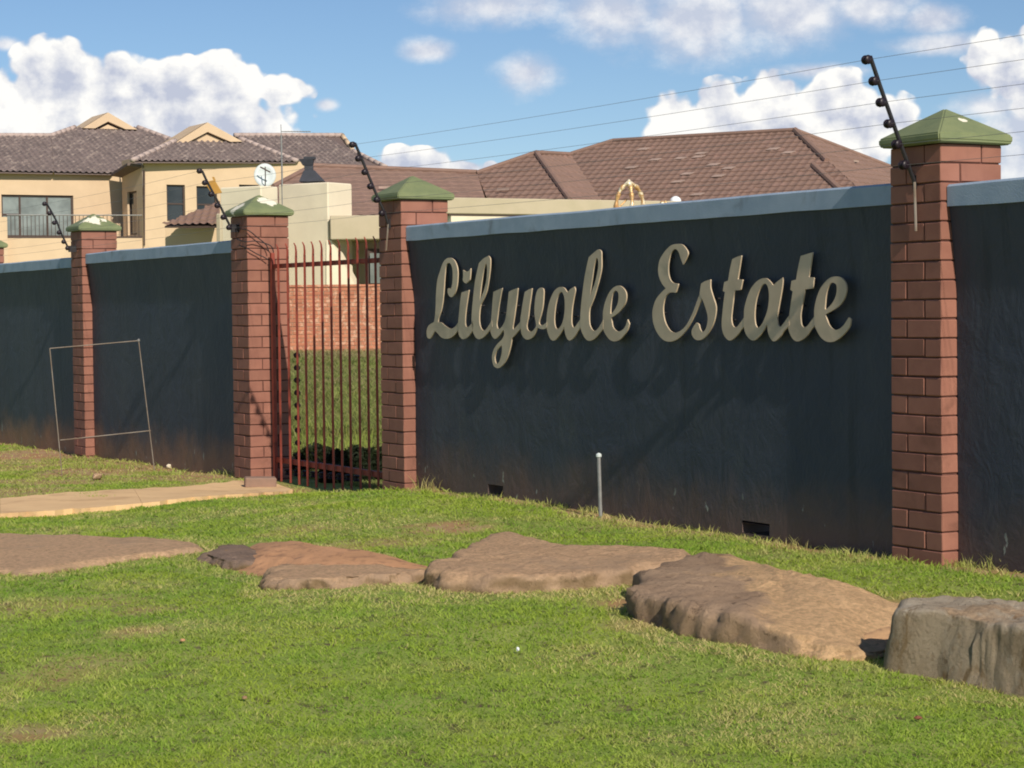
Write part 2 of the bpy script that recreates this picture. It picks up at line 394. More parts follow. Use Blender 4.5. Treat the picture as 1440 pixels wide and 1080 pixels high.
M['sand_red'] = mat('reddish_sandy_soil', (.52, .28, .15), (.46, .25, .13), 5, .95, .8, .01, 45, c3=(.33, .18, .10), s3=14, thr=(.50, .66), det=10)
def ground_mat():
    m, t, b = new_mat('lawn_soil'); g = NT(t); p = g.pos()
    c = g.mix(g.ramp(g.noise(p, 2.0, 7, .6), .4, .62), (.21, .29, .04), (.28, .33, .07))
    c = g.mix(g.ramp(g.noise(p, 14, 6, .65), .5, .68), c, (.10, .075, .035))
    at_ = g.n('ShaderNodeAttribute', attribute_name='bare')
    c = g.mix(at_.outputs['Fac'], c, g.mix(g.ramp(g.noise(p, 6, 6, .6), .4, .6), (.40, .20, .10), (.42, .27, .15)))
    g.l(c, b.inputs['Base Color']); b.inputs['Roughness'].default_value = .95
    g.l(g.bump(g.noise(p, 50, 6, .7), .7, .01), b.inputs['Normal'])
    return m
M['ground'] = ground_mat()
def blade_mat(name, a, bcol, dry, hi):
    m, t, b = new_mat(name); g = NT(t); p = g.pos()
    r = g.n('ShaderNodeAttribute', attribute_name='rnd').outputs['Fac']; d = g.n('ShaderNodeAttribute', attribute_name='dry').outputs['Fac']
    c = g.mix(g.ramp(r, 0, 1), a, bcol)
    c = g.mix(g.ramp(g.noise(p, 1.7, 5, .6), .42, .62), c, hi)
    c = g.mix(d, c, dry)
    g.l(c, b.inputs['Base Color']); b.inputs['Roughness'].default_value = .6; b.inputs['Specular IOR Level'].default_value = .25
    tr = g.n('ShaderNodeBsdfTranslucent'); g.l(c, tr.inputs[0]); mxx = g.n('ShaderNodeMixShader'); mxx.inputs[0].default_value = .45
    g.l(b.outputs[0], mxx.inputs[1]); g.l(tr.outputs[0], mxx.inputs[2])
    g.l(mxx.outputs[0], t.nodes['Material Output'].inputs[0])
    return m
M['grass'] = blade_mat('lawn_grass', (.21, .365, .045), (.42, .54, .085), (.66, .56, .26), (.36, .47, .06))
M['grass_far'] = blade_mat('rough_grass', (.18, .24, .06), (.34, .38, .11), (.42, .34, .18), (.22, .24, .07))
M['bush'] = blade_mat('dark_bush_leaf', (.022, .036, .013), (.045, .062, .022), (.05, .04, .02), (.02, .03, .014))

# ------------------------------------------------------------------ ground sheet
def noise_np(x, y, s, seed=0):
    r = np.random.default_rng(seed); G = r.random((64, 64))
    X = x * s; Y = y * s; ix = np.floor(X).astype(int); iy = np.floor(Y).astype(int); fx = X - ix; fy = Y - iy
    fx = fx * fx * (3 - 2 * fx); fy = fy * fy * (3 - 2 * fy)
    a = G[ix % 64, iy % 64]; b = G[(ix + 1) % 64, iy % 64]; c = G[ix % 64, (iy + 1) % 64]; d = G[(ix + 1) % 64, (iy + 1) % 64]
    return (a * (1 - fx) + b * fx) * (1 - fy) + (c * (1 - fx) + d * fx) * fy
def fb(x, y, s, seed=0, o=4):
    t = 0; a = .5
    for k in range(o): t = t + a * noise_np(x + 13.7 * k, y - 7.1 * k, s * 2 ** k, seed + k); a *= .5
    return t / (1 - .5 ** o)
def wall_t(x, y): return (x - A0.x) * W.x + (y - A0.y) * W.y
def wall_b(x, y): return -((x - A0.x) * N.x + (y - A0.y) * N.y)
# bare spots: (px, py, radius across, strength)
bare_px = [(300, 668, .5, .9), (160, 662, .8, .8), (10, 700, .8, .6), (260, 690, .4, .5), (35, 640, 1.0, .95), (85, 632, .5, .8), (60, 655, .35, .8), (20, 678, .30, .75), (60, 692, .35, .7), (15, 660, .5, .6), (210, 655, .5, .55), (180, 650, .6, .75), (240, 672, .5, .7), (70, 680, .4, .7), (110, 640, .6, .7), (285, 664, .35, .9), (630, 742, .22, .85), (545, 765, .18, .6),
           (420, 745, .2, .45), (40, 690, .3, .6), (875, 850, .12, .8), (190, 890, .12, .55), (205, 860, .14, .5), (30, 1035, .12, .7), (100, 942, .25, .35), (900, 880, .14, .6),
           (600, 690, .12, .9), (1290, 870, .3, .6), (120, 850, .2, .35), (55, 855, .2, .4), (490, 770, .2, .45), (700, 690, .2, .5), (900, 735, .3, .35), (1010, 752, .25, .5), (1160, 775, .3, .3)]
bare_w = [(on_ground(a, b), r, s) for a, b, r, s in bare_px]
def bare_np(x, y):
    v = np.zeros_like(x)
    n_ = fb(x, y, 5, 40)
    for p, r, s in bare_w:
        d = np.sqrt(((x - p.x)) ** 2 + ((y - p.y) * .8) ** 2) / r
        v = np.maximum(v, s * np.clip(1.6 - d * 1.1 + (n_ - .5) * 1.8, 0, 1))
    wb = wall_b(x, y)       # a bare strip along the foot of the wall
    v = np.maximum(v, np.clip((.10 + (n_ - .5) * .25 - np.abs(wb - .02)) / .06, 0, 1) * .8 * ((wb < .35)))
    return v
def grid_sheet(name, xs, ys, m):
    X, Y = np.meshgrid(xs, ys, indexing='ij'); Z = gz_np(X, Y)
    near = (Y < 26)
    Z = Z + np.where(near, (fb(X, Y, 1.1, 5) - .5) * .04 + (fb(X, Y, 6, 9) - .5) * .012, 0)
    nx, ny = X.shape
    me = bpy.data.meshes.new(name); me.vertices.add(nx * ny)
    me.vertices.foreach_set('co', np.stack([X, Y, Z], -1).astype(np.float32).ravel())
    i = np.arange((nx - 1) * (ny - 1)); a = (i // (ny - 1)) * ny + i % (ny - 1)
    q = np.stack([a, a + ny, a + ny + 1, a + 1], -1)
    me.loops.add(q.size); me.loops.foreach_set('vertex_index', q.ravel().astype(np.int32))
    me.polygons.add(len(q)); me.polygons.foreach_set('loop_start', (np.arange(len(q)) * 4).astype(np.int32)); me.polygons.foreach_set('loop_total', np.full(len(q), 4, np.int32))
    me.polygons.foreach_set('use_smooth', np.ones(len(q), bool))
    at_ = me.attributes.new('bare', 'FLOAT', 'POINT'); at_.data.foreach_set('value', bare_np(X, Y).astype(np.float32).ravel())
    me.update(); me.validate(); me.materials.append(m)
    return link(bpy.data.objects.new(name, me))
def gz_fine(x, y):
    x = np.asarray(x, float); y = np.asarray(y, float)
    return gz_np(x, y) + (fb(x, y, 1.1, 5) - .5) * .04 + (fb(x, y, 6, 9) - .5) * .012
xs = np.concatenate([np.linspace(-900, -60, 12), np.linspace(-50, -9, 14), np.linspace(-8, 8, 230), np.linspace(9, 50, 14), np.linspace(60, 900, 12)])
ys = np.concatenate([[-60, -20, -5, 0, 2, 4], np.linspace(5, 25, 290), np.linspace(26, 60, 40), np.linspace(64, 140, 16), np.linspace(160, 1500, 10)])
gr = grid_sheet('ground', xs, ys, M['ground']); tagp(gr, kind='structure')

# ------------------------------------------------------------------ concrete path in slabs
path_thing_pts = [((-120, 716), (-120, 741)), ((0, 707), (0, 729)), ((188, 693), (200, 714)), ((338, 681), (385, 698)), ((372, 679), (412, 694))]
pm = thing('path', on_ground(200, 705), None, None); pm['kind'] = 'structure'
path_poly = []
for i in range(len(path_thing_pts) - 1):
    (a, b), (c, d) = path_thing_pts[i], path_thing_pts[i + 1]
    A, B, C_, D = [on_ground(*q) for q in (a, b, c, d)]
    path_poly.append([(A.x, A.y), (B.x, B.y), (D.x, D.y), (C_.x, C_.y)])
    cx = (A + B + C_ + D) / 4
    def shr(p): return p + (cx - p).normalized() * .002
    nseg = 16; mb = MB(); top = []
    for k in range(nseg + 1):
        f = k / nseg
        P1 = shr(A).lerp(shr(C_), f); P2 = shr(B).lerp(shr(D), f)
        w1 = .12 * (random.random() - .6); w2 = .12 * (random.random() - .6)
        if k in (0, nseg): w1 = w2 = 0
        P1 = P1 + (P1 - P2).normalized() * w1; P2 = P2 + (P2 - P1).normalized() * w2
        top.append([Vector((q.x, q.y, gz(q.x, q.y) + .03)) for q in [P1.lerp(P2, s) for s in (0, .33, .66, 1)]])
    vs = [v for r_ in top for v in r_]; fs = []
    for k in range(nseg):
        for s in range(3): q = k * 4 + s; fs.append((q, q + 1, q + 5, q + 4))
    n0 = len(vs); edge = [k * 4 for k in range(nseg + 1)] + [nseg * 4 + 1, nseg * 4 + 2] + [k * 4 + 3 for k in range(nseg, -1, -1)] + [2, 1]
    vs += [vs[e] - Vector((0, 0, .09)) for e in edge]
    for k in range(len(edge)): fs.append((edge[k], edge[(k + 1) % len(edge)], n0 + (k + 1) % len(edge), n0 + k))
    MB().add(vs, fs).build('path_slab', M['concrete'], pm)

# ------------------------------------------------------------------ pillars
SZ = .345; JB = .0075; BL = .2295; BW = .108; CH = .085
TS = {'p0': -10.84, 'p1': -6.90, 'p2': -2.72, 'p3': 0.0, 'p4': 5.393}
def brick_mesh(l, w, h, seed):
    r = random.Random(seed); mb = MB().box((0, 0, 0), (l, 0, 0), (0, w, 0), (0, 0, h))
    me = bpy.data.meshes.new('brick'); me.from_pydata(mb.v, [], mb.f)
    bm = bmesh.new(); bm.from_mesh(me); bmesh.ops.recalc_face_normals(bm, faces=bm.faces)
    bmesh.ops.bevel(bm, geom=list(bm.edges), offset=.0035, segments=1, affect='EDGES')
    for v in bm.verts: v.co += Vector([(r.random() - .5) * .002 for _ in range(3)])
    bm.to_mesh(me); bm.free(); me.materials.append(M['paint_brick']); return me
BR = [brick_mesh(BL, BW, CH - .0075, s) for s in range(4)]
FR = Matrix(((W.x, -N.x, 0), (W.y, -N.y, 0), (0, 0, 1)))      # columns: along, into the wall, up
ang = math.atan2(W.y, W.x)
# wall frame: local x along W, local y = -N ; W x (-N) = +z ?
assert abs(W.cross(-N).z - 1) < .02
def pillar(key, ztop, zbot, label, capspots):
    t1 = TS[key]; base = wp(t1 - SZ, 0, zbot)
    e = thing('brick_pillar', base, label, 'pillar', 'painted brick pillars of the estate wall'); e.rotation_euler = (0, 0, ang)
    def L(vs): return [Vector(v) for v in vs]
    core = MB().box((.008, .008, 0), (SZ - .016, 0, 0), (0, SZ - .016, 0), (0, 0, ztop - zbot - .001))
    me = bpy.data.meshes.new('mortar_core'); me.from_pydata(core.v, [], core.f); me.materials.append(M['mortar'])
    link(bpy.data.objects.new('mortar_core', me), e)
    n = int(math.ceil((ztop - zbot) / CH)); H = ztop - zbot
    for k in range(n):
        z = H - (k + 1) * CH + .004
        if k % 2 == 0:
            pl = [((0, 0), 0), ((SZ, 0), 90), ((BW + JB, BL + JB), 0), ((BW, BW + JB), 90)]
        else:
            pl = [((BW + JB, 0), 0), ((BW, 0), 90), ((0, BL + JB), 0), ((SZ, BW + JB), 90)]
        for (x, y), a in pl:
            o = bpy.data.objects.new('brick', random.choice(BR)); link(o, e)
            j = .0010
            o.location = (x + random.uniform(-j, j), y + random.uniform(-j, j), z + random.uniform(-.001, .001)); o.rotation_euler = (random.uniform(-.004, .004), random.uniform(-.004, .004), R(a) + random.uniform(-.004, .004))
    # cap: a band and a low pyramid
    ov = .037; h = ztop - zbot; a, b = -ov, SZ + ov
    c = SZ / 2; vs = [(a + .01, a + .01, h), (b - .01, a + .01, h), (b - .01, b - .01, h), (a + .01, b - .01, h), (a, a, h + .012), (b, a, h + .012), (b, b, h + .012), (a, b, h + .012),
         (a, a, h + .042), (b, a, h + .042), (b, b, h + .042), (a, b, h + .042), (c, c, h + .172)]
    fs = [(3, 2, 1, 0)] + [(i, (i + 1) % 4, 4 + (i + 1) % 4, 4 + i) for i in range(4)] + [(4 + i, 4 + (i + 1) % 4, 8 + (i + 1) % 4, 8 + i) for i in range(4)] + [(8 + i, 8 + (i + 1) % 4, 12) for i in range(4)]
    me = bpy.data.meshes.new('cap'); me.from_pydata(vs, [], fs)
    bm = bmesh.new(); bm.from_mesh(me); bmesh.ops.bevel(bm, geom=list(bm.edges), offset=.006, segments=2, affect='EDGES')
    bmesh.ops.triangulate(bm, faces=bm.faces); bmesh.ops.subdivide_edges(bm, edges=bm.edges, cuts=1)
    for v in bm.verts:
        q = v.co * 9; v.co += Vector((mnoise.noise(q), mnoise.noise(q + Vector((5, 3, 1))), mnoise.noise(q + Vector((1, 8, 4))))) * .0035
    bm.to_mesh(me); bm.free(); me.materials.append(cap_paint('green_cap_paint_' + key, capspots)); 
    link(bpy.data.objects.new('cap', me), e)
    return e
def ztop_of(px, py): return on_wall(px, py).z
zt = {'p1': ztop_of(110, 325), 'p2': ztop_of(345, 303), 'p3': ztop_of(562.6, 280.5), 'p4': ztop_of(1322, 201)}
zt['p0'] = zt['p1'] - .04
def capspot(px, py, key, b_=0.06):       # on the pyramid's sunlit slope
    t1 = TS[key]; c = wp(t1 + .0, 0, 0); 
    return tuple(on_plane(px, py, wp(t1 - .08, 0), (W + Vector((0, 0, .0))).normalized()))
spots = {'p0': [], 'p1': [(capspot(132, 313, 'p1'), .10), (capspot(120, 316, 'p1'), .07), (capspot(142, 316, 'p1'), .08)],
         'p2': [(capspot(372, 279, 'p2'), .07), (capspot(380, 288, 'p2'), .08), (capspot(387, 292, 'p2'), .06), (tuple(on_wall(333, 292, .0)), .09)],
         'p3': [(capspot(602, 269, 'p3'), .03)], 'p4': [(capspot(1352, 170, 'p4'), .03)]}
pl_labels = {'p0': 'painted brick pillar cut off by the left edge of the picture', 'p1': 'slim far brick pillar behind the wire frame, white peeling patch across its green cap',
             'p2': 'red-brown brick pillar left of the gate, cables looping over its side, two white patches on its cap',
             'p3': 'red-brown brick pillar between the gate and the lettered wall', 'p4': 'tallest nearest brick pillar right of the word Estate, clean green cap against the clouds'}
for k in ('p0', 'p1', 'p2', 'p3', 'p4'):
    c = wp(TS[k], 0); zb = gz(c.x, c.y) - .12
    pillar(k, zt[k], zb, pl_labels[k], spots[k])

# ------------------------------------------------------------------ walls with coping
def wall_panel(t0, t1, ztop, label, holes=(), dust=.5, seed=0):
    gm = [gz(wp(t, .09).x, wp(t, .09).y) for t in np.linspace(t0, t1, 9)]
    zb = min(gm) - .2; cz = .098; zc = ztop - cz
    e = thing('plastered_wall', wp((t0 + t1) / 2, .15, min(gm)), label, 'wall', 'dark plastered panels of the estate wall')
    ts = set(np.linspace(t0, t1, int((t1 - t0) / .09) + 2)); zs = set(np.linspace(zb, zc, int((zc - zb) / .07) + 2))
    for (a, b, c, d) in holes: ts |= {a, b}; zs |= {c, d}
    def clean(s, keep):
        s = sorted(s); o = []
        for v in s:
            if o and v - o[-1] < .015:
                if v in keep: o[-1] = v
                continue
            o.append(v)
        return o
    ts = clean(ts, {v for h in holes for v in h[:2]}); zs = clean(zs, {v for h in holes for v in h[2:]})
    def prof(t, z):
        d = zc - z
        b = .046 + .042 * min(1, max(0, d / .38)) ** .8
        und = mnoise.noise(Vector((t * 1.5 + seed, z * 1.5, seed))) * .006 + mnoise.noise(Vector((t * 6, z * 6, seed + 4))) * .0018
        return b + und * min(1, max(.15, d / .2))
    vs = [wp(t, prof(t, z), z) for t in ts for z in zs]; nz = len(zs); fs = []
    def inh(t, z): return any(a < t < b and c < z < d for a, b, c, d in holes)
    for i in range(len(ts) - 1):
        for j in range(nz - 1):
            if inh((ts[i] + ts[i + 1]) / 2, (zs[j] + zs[j + 1]) / 2): continue
            q = i * nz + j; fs.append((q, q + nz, q + nz + 1, q + 1))
    mb = MB().add(vs, fs)
    for a, b, c, d in holes:   # the reveals of a drain hole
        f = [wp(a, prof(a, c), c), wp(b, prof(b, c), c), wp(b, prof(b, d), d), wp(a, prof(a, d), d)]; k = [wp(a, .27, c), wp(b, .27, c), wp(b, .27, d), wp(a, .27, d)]
        for i in range(4): mb.quad(f[i], k[i], k[(i + 1) % 4], f[(i + 1) % 4])
    bk = .272     # back face in strips so that the holes go through
    zcut = [zb] + ([max(h[3] for h in holes) + .02] if holes else []) + [zc]
    mb.quad(wp(t1, bk, zcut[-2]), wp(t0, bk, zcut[-2]), wp(t0, bk, zc), wp(t1, bk, zc))
    if holes:
        cuts = sorted(holes); x = t0
        for a, b, c, d in cuts:
            mb.quad(wp(a, bk, zb), wp(x, bk, zb), wp(x, bk, zcut[1]), wp(a, bk, zcut[1])); 
            mb.quad(wp(b, bk, zb), wp(a, bk, zb), wp(a, bk, c), wp(b, bk, c)); mb.quad(wp(b, bk, d), wp(a, bk, d), wp(a, bk, zcut[1]), wp(b, bk, zcut[1])); x = b
        mb.quad(wp(t1, bk, zb), wp(x, bk, zb), wp(x, bk, zcut[1]), wp(t1, bk, zcut[1]))
    for t in (t0, t1):
        for j in range(nz - 1): mb.quad(wp(t, prof(t, zs[j]), zs[j]), wp(t, bk, zs[j]), wp(t, bk, zs[j + 1]), wp(t, prof(t, zs[j + 1]), zs[j + 1]))
    o = mb.build('panel', M['wall'], e, smooth=True)
    co = np.array(mb.v); g_ = gz_np(co[:, 0], co[:, 1]); low = np.clip(1 - (co[:, 2] - g_) / .55, 0, 1)
    a1 = o.data.attributes.new('lowness', 'FLOAT', 'POINT'); a1.data.foreach_set('value', low.astype(np.float32))
    a2 = o.data.attributes.new('dust', 'FLOAT', 'POINT'); a2.data.foreach_set('value', np.full(len(co), dust, np.float32))
    # coping, slightly uneven
    nn = int((t1 - t0) / .15) + 1; tt = np.linspace(t0 + .002, t1 - .002, nn); cv = []; cf = []
    for t in tt:
        w1 = mnoise.noise(Vector((t * 2.1, seed, 3))) * .004; w2 = mnoise.noise(Vector((t * 2.7, seed, 9))) * .004; w3 = mnoise.noise(Vector((t * 1.1, seed, 14))) * .006
        cv += [wp(t, .033 + w1, zc + w2), wp(t, .033 + w1, ztop - .010 + w3), wp(t, .043 + w1, ztop + w3), wp(t, .30, ztop + .012 + w3), wp(t, .30, zc)]
    for i in range(nn - 1):
        for j in range(5): a = i * 5 + j; b = i * 5 + (j + 1) % 5; cf.append((a, a + 5, b + 5, b))
    cf += [tuple(range(5)), tuple(reversed(range((nn - 1) * 5, nn * 5)))]
    MB().add(cv, cf).build('coping', M['coping'], e)
    return e
zw = {'sign': tz(571, 317)[1], 'left': tz(327, 337)[1], 'far': tz(50, 366)[1], 'right': tz(1345, 257)[1]}
h1 = (*sorted((tz(687, 690, .09)[0], tz(708, 690, .09)[0])), tz(697, 696, .09)[1], tz(697, 682, .09)[1])
h2 = (*sorted((tz(1045, 744, .09)[0], tz(1083, 744, .09)[0])), tz(1062, 752, .09)[1], tz(1062, 737, .09)[1])
wall_panel(.002, TS['p4'] - SZ - .002, zw['sign'], 'long dark blue-grey wall carrying the lettering, between gate and nearest pillar', [h1, h2], .5, 1)
wall_panel(TS['p1'] + .002, TS['p2'] - SZ - .002, zw['left'], 'dark wall panel just left of the gate, behind the right half of the wire frame', [], 1.0, 2)
wall_panel(TS['p0'] + .002, TS['p1'] - SZ - .002, zw['far'], 'farthest dark wall panel with brown dust at its foot, at the left edge', [], 1.25, 3)
wall_panel(TS['p0'] - 4.2, TS['p0'] - SZ - .002, zw['far'], 'dark wall running on past the left edge of the picture', [], 1.0, 4)
wall_panel(TS['p4'] + .002, TS['p4'] + 5.0, zw['right'], 'dark wall panel right of the nearest pillar, at the right edge', [], .35, 5)

# ------------------------------------------------------------------ lettering, cut-out metal on stand-offs
def cat(pts, seg=5):
    n = len(pts); out = []
    P = [Vector((p[0], p[1])) for p in pts]; c = [len(p) > 2 for p in pts]
    for i in range(n):
        p1, p2 = P[i], P[(i + 1) % n]
        p0 = P[i - 1] if not c[i] else p1; p3 = P[(i + 2) % n] if not c[(i + 1) % n] else p2
        for s in range(seg):
            t = s / seg
            out.append(.5 * ((2 * p1) + (p2 - p0) * t + (2 * p0 - 5 * p1 + 4 * p2 - p3) * t * t + (3 * p1 - p0 - 3 * p2 + p3) * t ** 3))
    return out
c = 1
LT = []
LT.append(('A', 'letter', [[(60,735),(62,700),(80,665),(118,642,c),(126,600),(132,520),(135,420),(145,310),(165,240),(190,170),(215,137),(245,128),(275,142),(297,180),(308,230),(308,290),(302,350),(290,400),(270,435),(255,443),(238,430),(228,405),(228,380),(235,372),(250,376),(262,350),(268,300),(268,240),(262,200),(250,175),(235,168),(220,180),(210,220),(203,300),(198,380),(190,470),(175,550),(155,610),(152,642,c),(175,645),(205,670),(235,690),(265,692),(290,675),(308,650),(322,635,c),(322,690,c),(290,735),(255,765),(215,775),(180,765),(150,735),(128,710,c),(112,735),(95,765),(80,775),(65,762)]]))
LT.append(('A', 'letter', [[(340,405,c),(400,385,c),(390,450),(378,530),(370,610),(370,655),(378,680),(395,680),(415,660),(432,630,c),(436,690,c),(412,735),(385,765),(350,778),(325,755),(315,720),(312,680),(314,640),(320,580),(330,480)]]))
LT.append(('A', 'letter_dot', [[(350,225,c),(370,237),(392,235),(412,212,c),(410,260),(405,305,c),(390,322),(372,332),(355,318),(348,300,c),(352,270)]]))
LT.append(('A', 'letter', [[(480,170,c),(515,135),(555,112,c),(570,135),(570,200),(560,290),(545,380),(525,440),(495,500,c),(487,540),(482,600),(484,650),(495,690),(515,710),(535,700),(560,665),(582,630,c),(588,680,c),(560,715),(525,755),(485,778),(455,765),(432,720),(422,660),(422,580),(430,480),(440,380),(455,280)],
   [(540,175),(545,230),(538,310),(522,380),(500,440),(488,470),(492,400),(502,320),(517,230),(530,185)]]))
LT.append(('B', 'letter', [[(82,400,c),(120,383),(152,370,c),(140,430),(125,520),(115,600),(108,655),(115,690),(135,692),(158,665),(178,620),(190,540),(198,470),(205,400,c),(240,382),(278,370,c),(270,450),(255,560),(243,640),(238,675),(240,700),(262,680),(288,650),(306,622,c),(310,680,c),(285,710),(255,745),(230,770,c),(222,820),(210,870),(195,920),(170,970),(140,1000),(115,1010),(88,995),(75,960),(72,910),(85,860),(115,815),(150,780),(168,740),(162,700,c),(140,735),(110,768),(92,775),(72,755),(58,710),(60,660),(68,580),(75,480)],
   [(148,830),(125,850),(105,880),(93,920),(97,960),(110,975),(128,960),(142,920),(150,875)]]))
LT.append(('B', 'letter', [[(335,400,c),(365,382),(392,372,c),(385,430),(372,520),(363,600),(352,650),(352,690),(368,715),(392,715),(412,695),(425,665),(415,600),(412,540),(418,460),(430,400),(450,372),(470,368),(485,385),(485,440),(478,520),(465,580),(450,630),(450,655),(465,668),(485,662),(512,640,c),(512,685,c),(490,697),(465,697),(435,685,c),(420,725),(395,765),(355,782),(325,765),(308,730),(302,680),(300,620),(308,560),(320,480)]]))
LT.append(('C', 'letter', [[(5,690),(20,620),(45,550),(75,495),(110,465),(145,457),(175,470),(195,500),(208,512,c),(235,480),(275,455,c),(285,490),(270,570),(255,660),(247,760),(248,830),(260,862),(280,862),(305,830),(342,775,c),(348,850,c),(315,900),(285,950),(255,985),(225,1000),(200,975),(182,925),(172,860,c),(150,905),(110,965),(70,1000),(35,985),(10,930),(-5,860),(-5,770)],
   [(150,508),(168,540),(178,600),(178,690),(168,770),(150,830),(125,870),(100,885),(80,855),(72,790),(78,700),(90,620),(110,550),(130,515)]]))
LT.append(('C', 'letter', [[(425,155,c),(470,115),(510,82),(530,80),(550,100),(553,160),(552,270),(530,380),(505,470),(475,570),(435,670,c),(428,720),(430,820),(445,870),(470,900),(500,895),(530,860),(570,790,c),(570,880,c),(535,925),(490,975),(440,1002),(400,990),(365,940),(342,870),(338,780),(345,660),(360,520),(380,370),(405,240)],
   [(510,165),(520,200),(520,260),(505,340),(485,420),(460,490),(442,555),(445,480),(460,370),(475,270),(495,180)]]))
LT.append(('C', 'letter', [[(565,760),(568,700),(585,620),(615,540),(655,480),(700,448),(740,447),(780,480),(802,530),(798,600),(770,660),(720,720),(650,768,c),(655,810),(665,860),(690,895),(725,908),(765,890),(795,850),(815,785,c),(832,830,c),(815,890),(780,945),(735,990),(685,1008),(640,995),(600,950),(570,890),(562,830)],
   [(700,495),(722,520),(722,590),(705,650),(675,700),(645,730),(642,680),(650,600),(665,530),(685,498)]]))
LT.append(('D', 'letter', [[(405,268,c),(435,210),(455,150),(430,100),(395,65),(345,57),(290,70),(240,110),(195,170),(165,230),(152,320),(165,400),(195,465),(230,507,c),(185,550),(130,620),(100,710),(95,790),(110,880),(145,960),(200,1025),(260,1047),(320,1035),(375,1000),(430,940),(480,860),(530,760),(598,605,c),(580,545,c),(545,640),(500,760),(450,860),(400,920),(340,955),(290,948),(250,905),(220,840),(205,760),(205,680),(225,600),(260,555),(300,548),(330,553,c),(355,470),(340,460),(300,450),(270,410),(255,340),(258,250),(280,160),(310,115),(335,112),(360,140),(380,200)]]))
LT.append(('D', 'letter', [[(590,460,c),(630,435),(685,418,c),(685,500),(710,590),(738,680),(738,760),(715,860),(670,950),(620,1010),(570,1032),(525,1020),(495,970),(500,920),(540,855,c),(565,870),(580,920),(605,950),(635,920),(655,850),(655,780),(630,690),(595,600),(575,560,c)]]))
LT.append(('E', 'letter', [[(235,150,c),(285,125),(335,110,c),(315,240),(295,368,c),(348,372,c),(325,485,c),(262,490,c),(250,560),(235,680),(225,790),(235,860),(260,890),(290,880),(325,835),(368,775,c),(374,865,c),(330,920),(280,985),(215,1032),(170,1010),(135,950),(120,860),(128,740),(140,620),(155,508,c),(132,495,c),(148,400,c),(190,382,c),(210,260)]]))
LT.append(('E', 'letter', [[(365,760),(368,690),(395,580),(440,470),(500,395),(560,360),(610,360),(650,395),(680,435,c),(730,390),(785,350,c),(785,410),(765,540),(740,680),(725,780),(735,860),(760,885),(790,850),(852,765,c),(858,870,c),(800,930),(750,1000),(695,1042),(660,1020),(630,960),(615,860,c),(580,920),(530,990),(470,1032),(420,1010),(380,950),(362,860)],
   [(595,415),(620,440),(635,510),(635,600),(620,700),(590,790),(555,860),(515,895),(490,860),(480,780),(485,670),(505,560),(540,470),(570,425)]]))
LT.append(('F', 'letter', [[(245,115,c),(310,95),(375,75,c),(355,210),(335,345,c),(390,350,c),(375,468,c),(292,478,c),(280,550),(258,660),(243,760),(252,860),(280,890),(315,875),(350,830),(402,760,c),(408,860,c),(360,915),(310,985),(250,1030),(200,1042),(155,1010),(120,940),(108,860),(120,760),(135,650),(158,500,c),(132,480,c),(145,385,c),(195,372,c),(215,250)]]))
LT.append(('F', 'letter', [[(395,800),(395,700),(415,590),(455,480),(510,400),(570,350),(640,338),(700,360),(740,420),(745,500),(715,590),(650,670),(515,750,c),(530,800),(560,870),(610,915),(660,910),(710,870),(745,820),(770,780,c),(793,800,c),(780,880),(730,950),(660,1015),(590,1048),(520,1040),(460,990),(415,910),(398,860)],
   [(600,405),(635,430),(638,500),(620,570),(580,640),(515,695),(515,620),(525,530),(550,450),(575,410)]]))
CROP = {'A': (590, 340, 5.683), 'B': (680, 340, 5.683), 'C': (770, 340, 7.2), 'D': (905, 335, 7.2), 'E': (1000, 345, 7.718), 'F': (1095, 345, 7.718)}
LB = .046                                             # letter faces stand about 4 cm off the wall
def word(label, idx):
    o0 = wp(*( (tz(740, 430)[0], LB, tz(740, 430)[1]) if idx[0] == 0 else (tz(1060, 420)[0], LB, tz(1060, 420)[1]) ))
    e = thing('lettering', o0, label, 'lettering', 'script lettering on the wall')
    for n_, i in enumerate(idx):
        cr_, nm, loops = LT[i]; ox, oy, sc = CROP[cr_]; off = .0015 * (n_ % 2)
        cu = bpy.data.curves.new(nm, 'CURVE'); cu.dimensions = '2D'; cu.fill_mode = 'BOTH'; cu.extrude = .0035; cu.bevel_depth = 0.0; cu.bevel_resolution = 0
        for lp in loops:
            sm = cat(lp, 5); sp = cu.splines.new('POLY'); sp.points.add(len(sm) - 1); sp.use_cyclic_u = True
            for k, q in enumerate(sm):
                t, z = tz(ox + q.x / sc, oy + q.y / sc, LB); t0 = (o0 - A0).dot(W)
                sp.points[k].co = (t - t0, z - o0.z, 0, 1)
        tmp = bpy.data.objects.new('tmp', cu); COL.objects.link(tmp)
        dg = bpy.context.evaluated_depsgraph_get(); me = bpy.data.meshes.new_from_object(tmp.evaluated_get(dg)); bpy.data.objects.remove(tmp)
        me.name = nm; me.materials.clear(); me.materials.append(M['letter'])
        mt = Matrix(((W.x, 0, N.x, 0), (W.y, 0, N.y, 0), (0, 1, 0, 0), (0, 0, 0, 1)))
        me.transform(Matrix.Translation(N * off) @ mt)
        o = link(bpy.data.objects.new(nm, me), e)
    # stand-off pins
    return e
wA = word('pale metal script letters reading Lilyvale on the dark wall', list(range(0, 9)))
wB = word('pale metal script letters reading Estate on the dark wall', list(range(9, 15)))
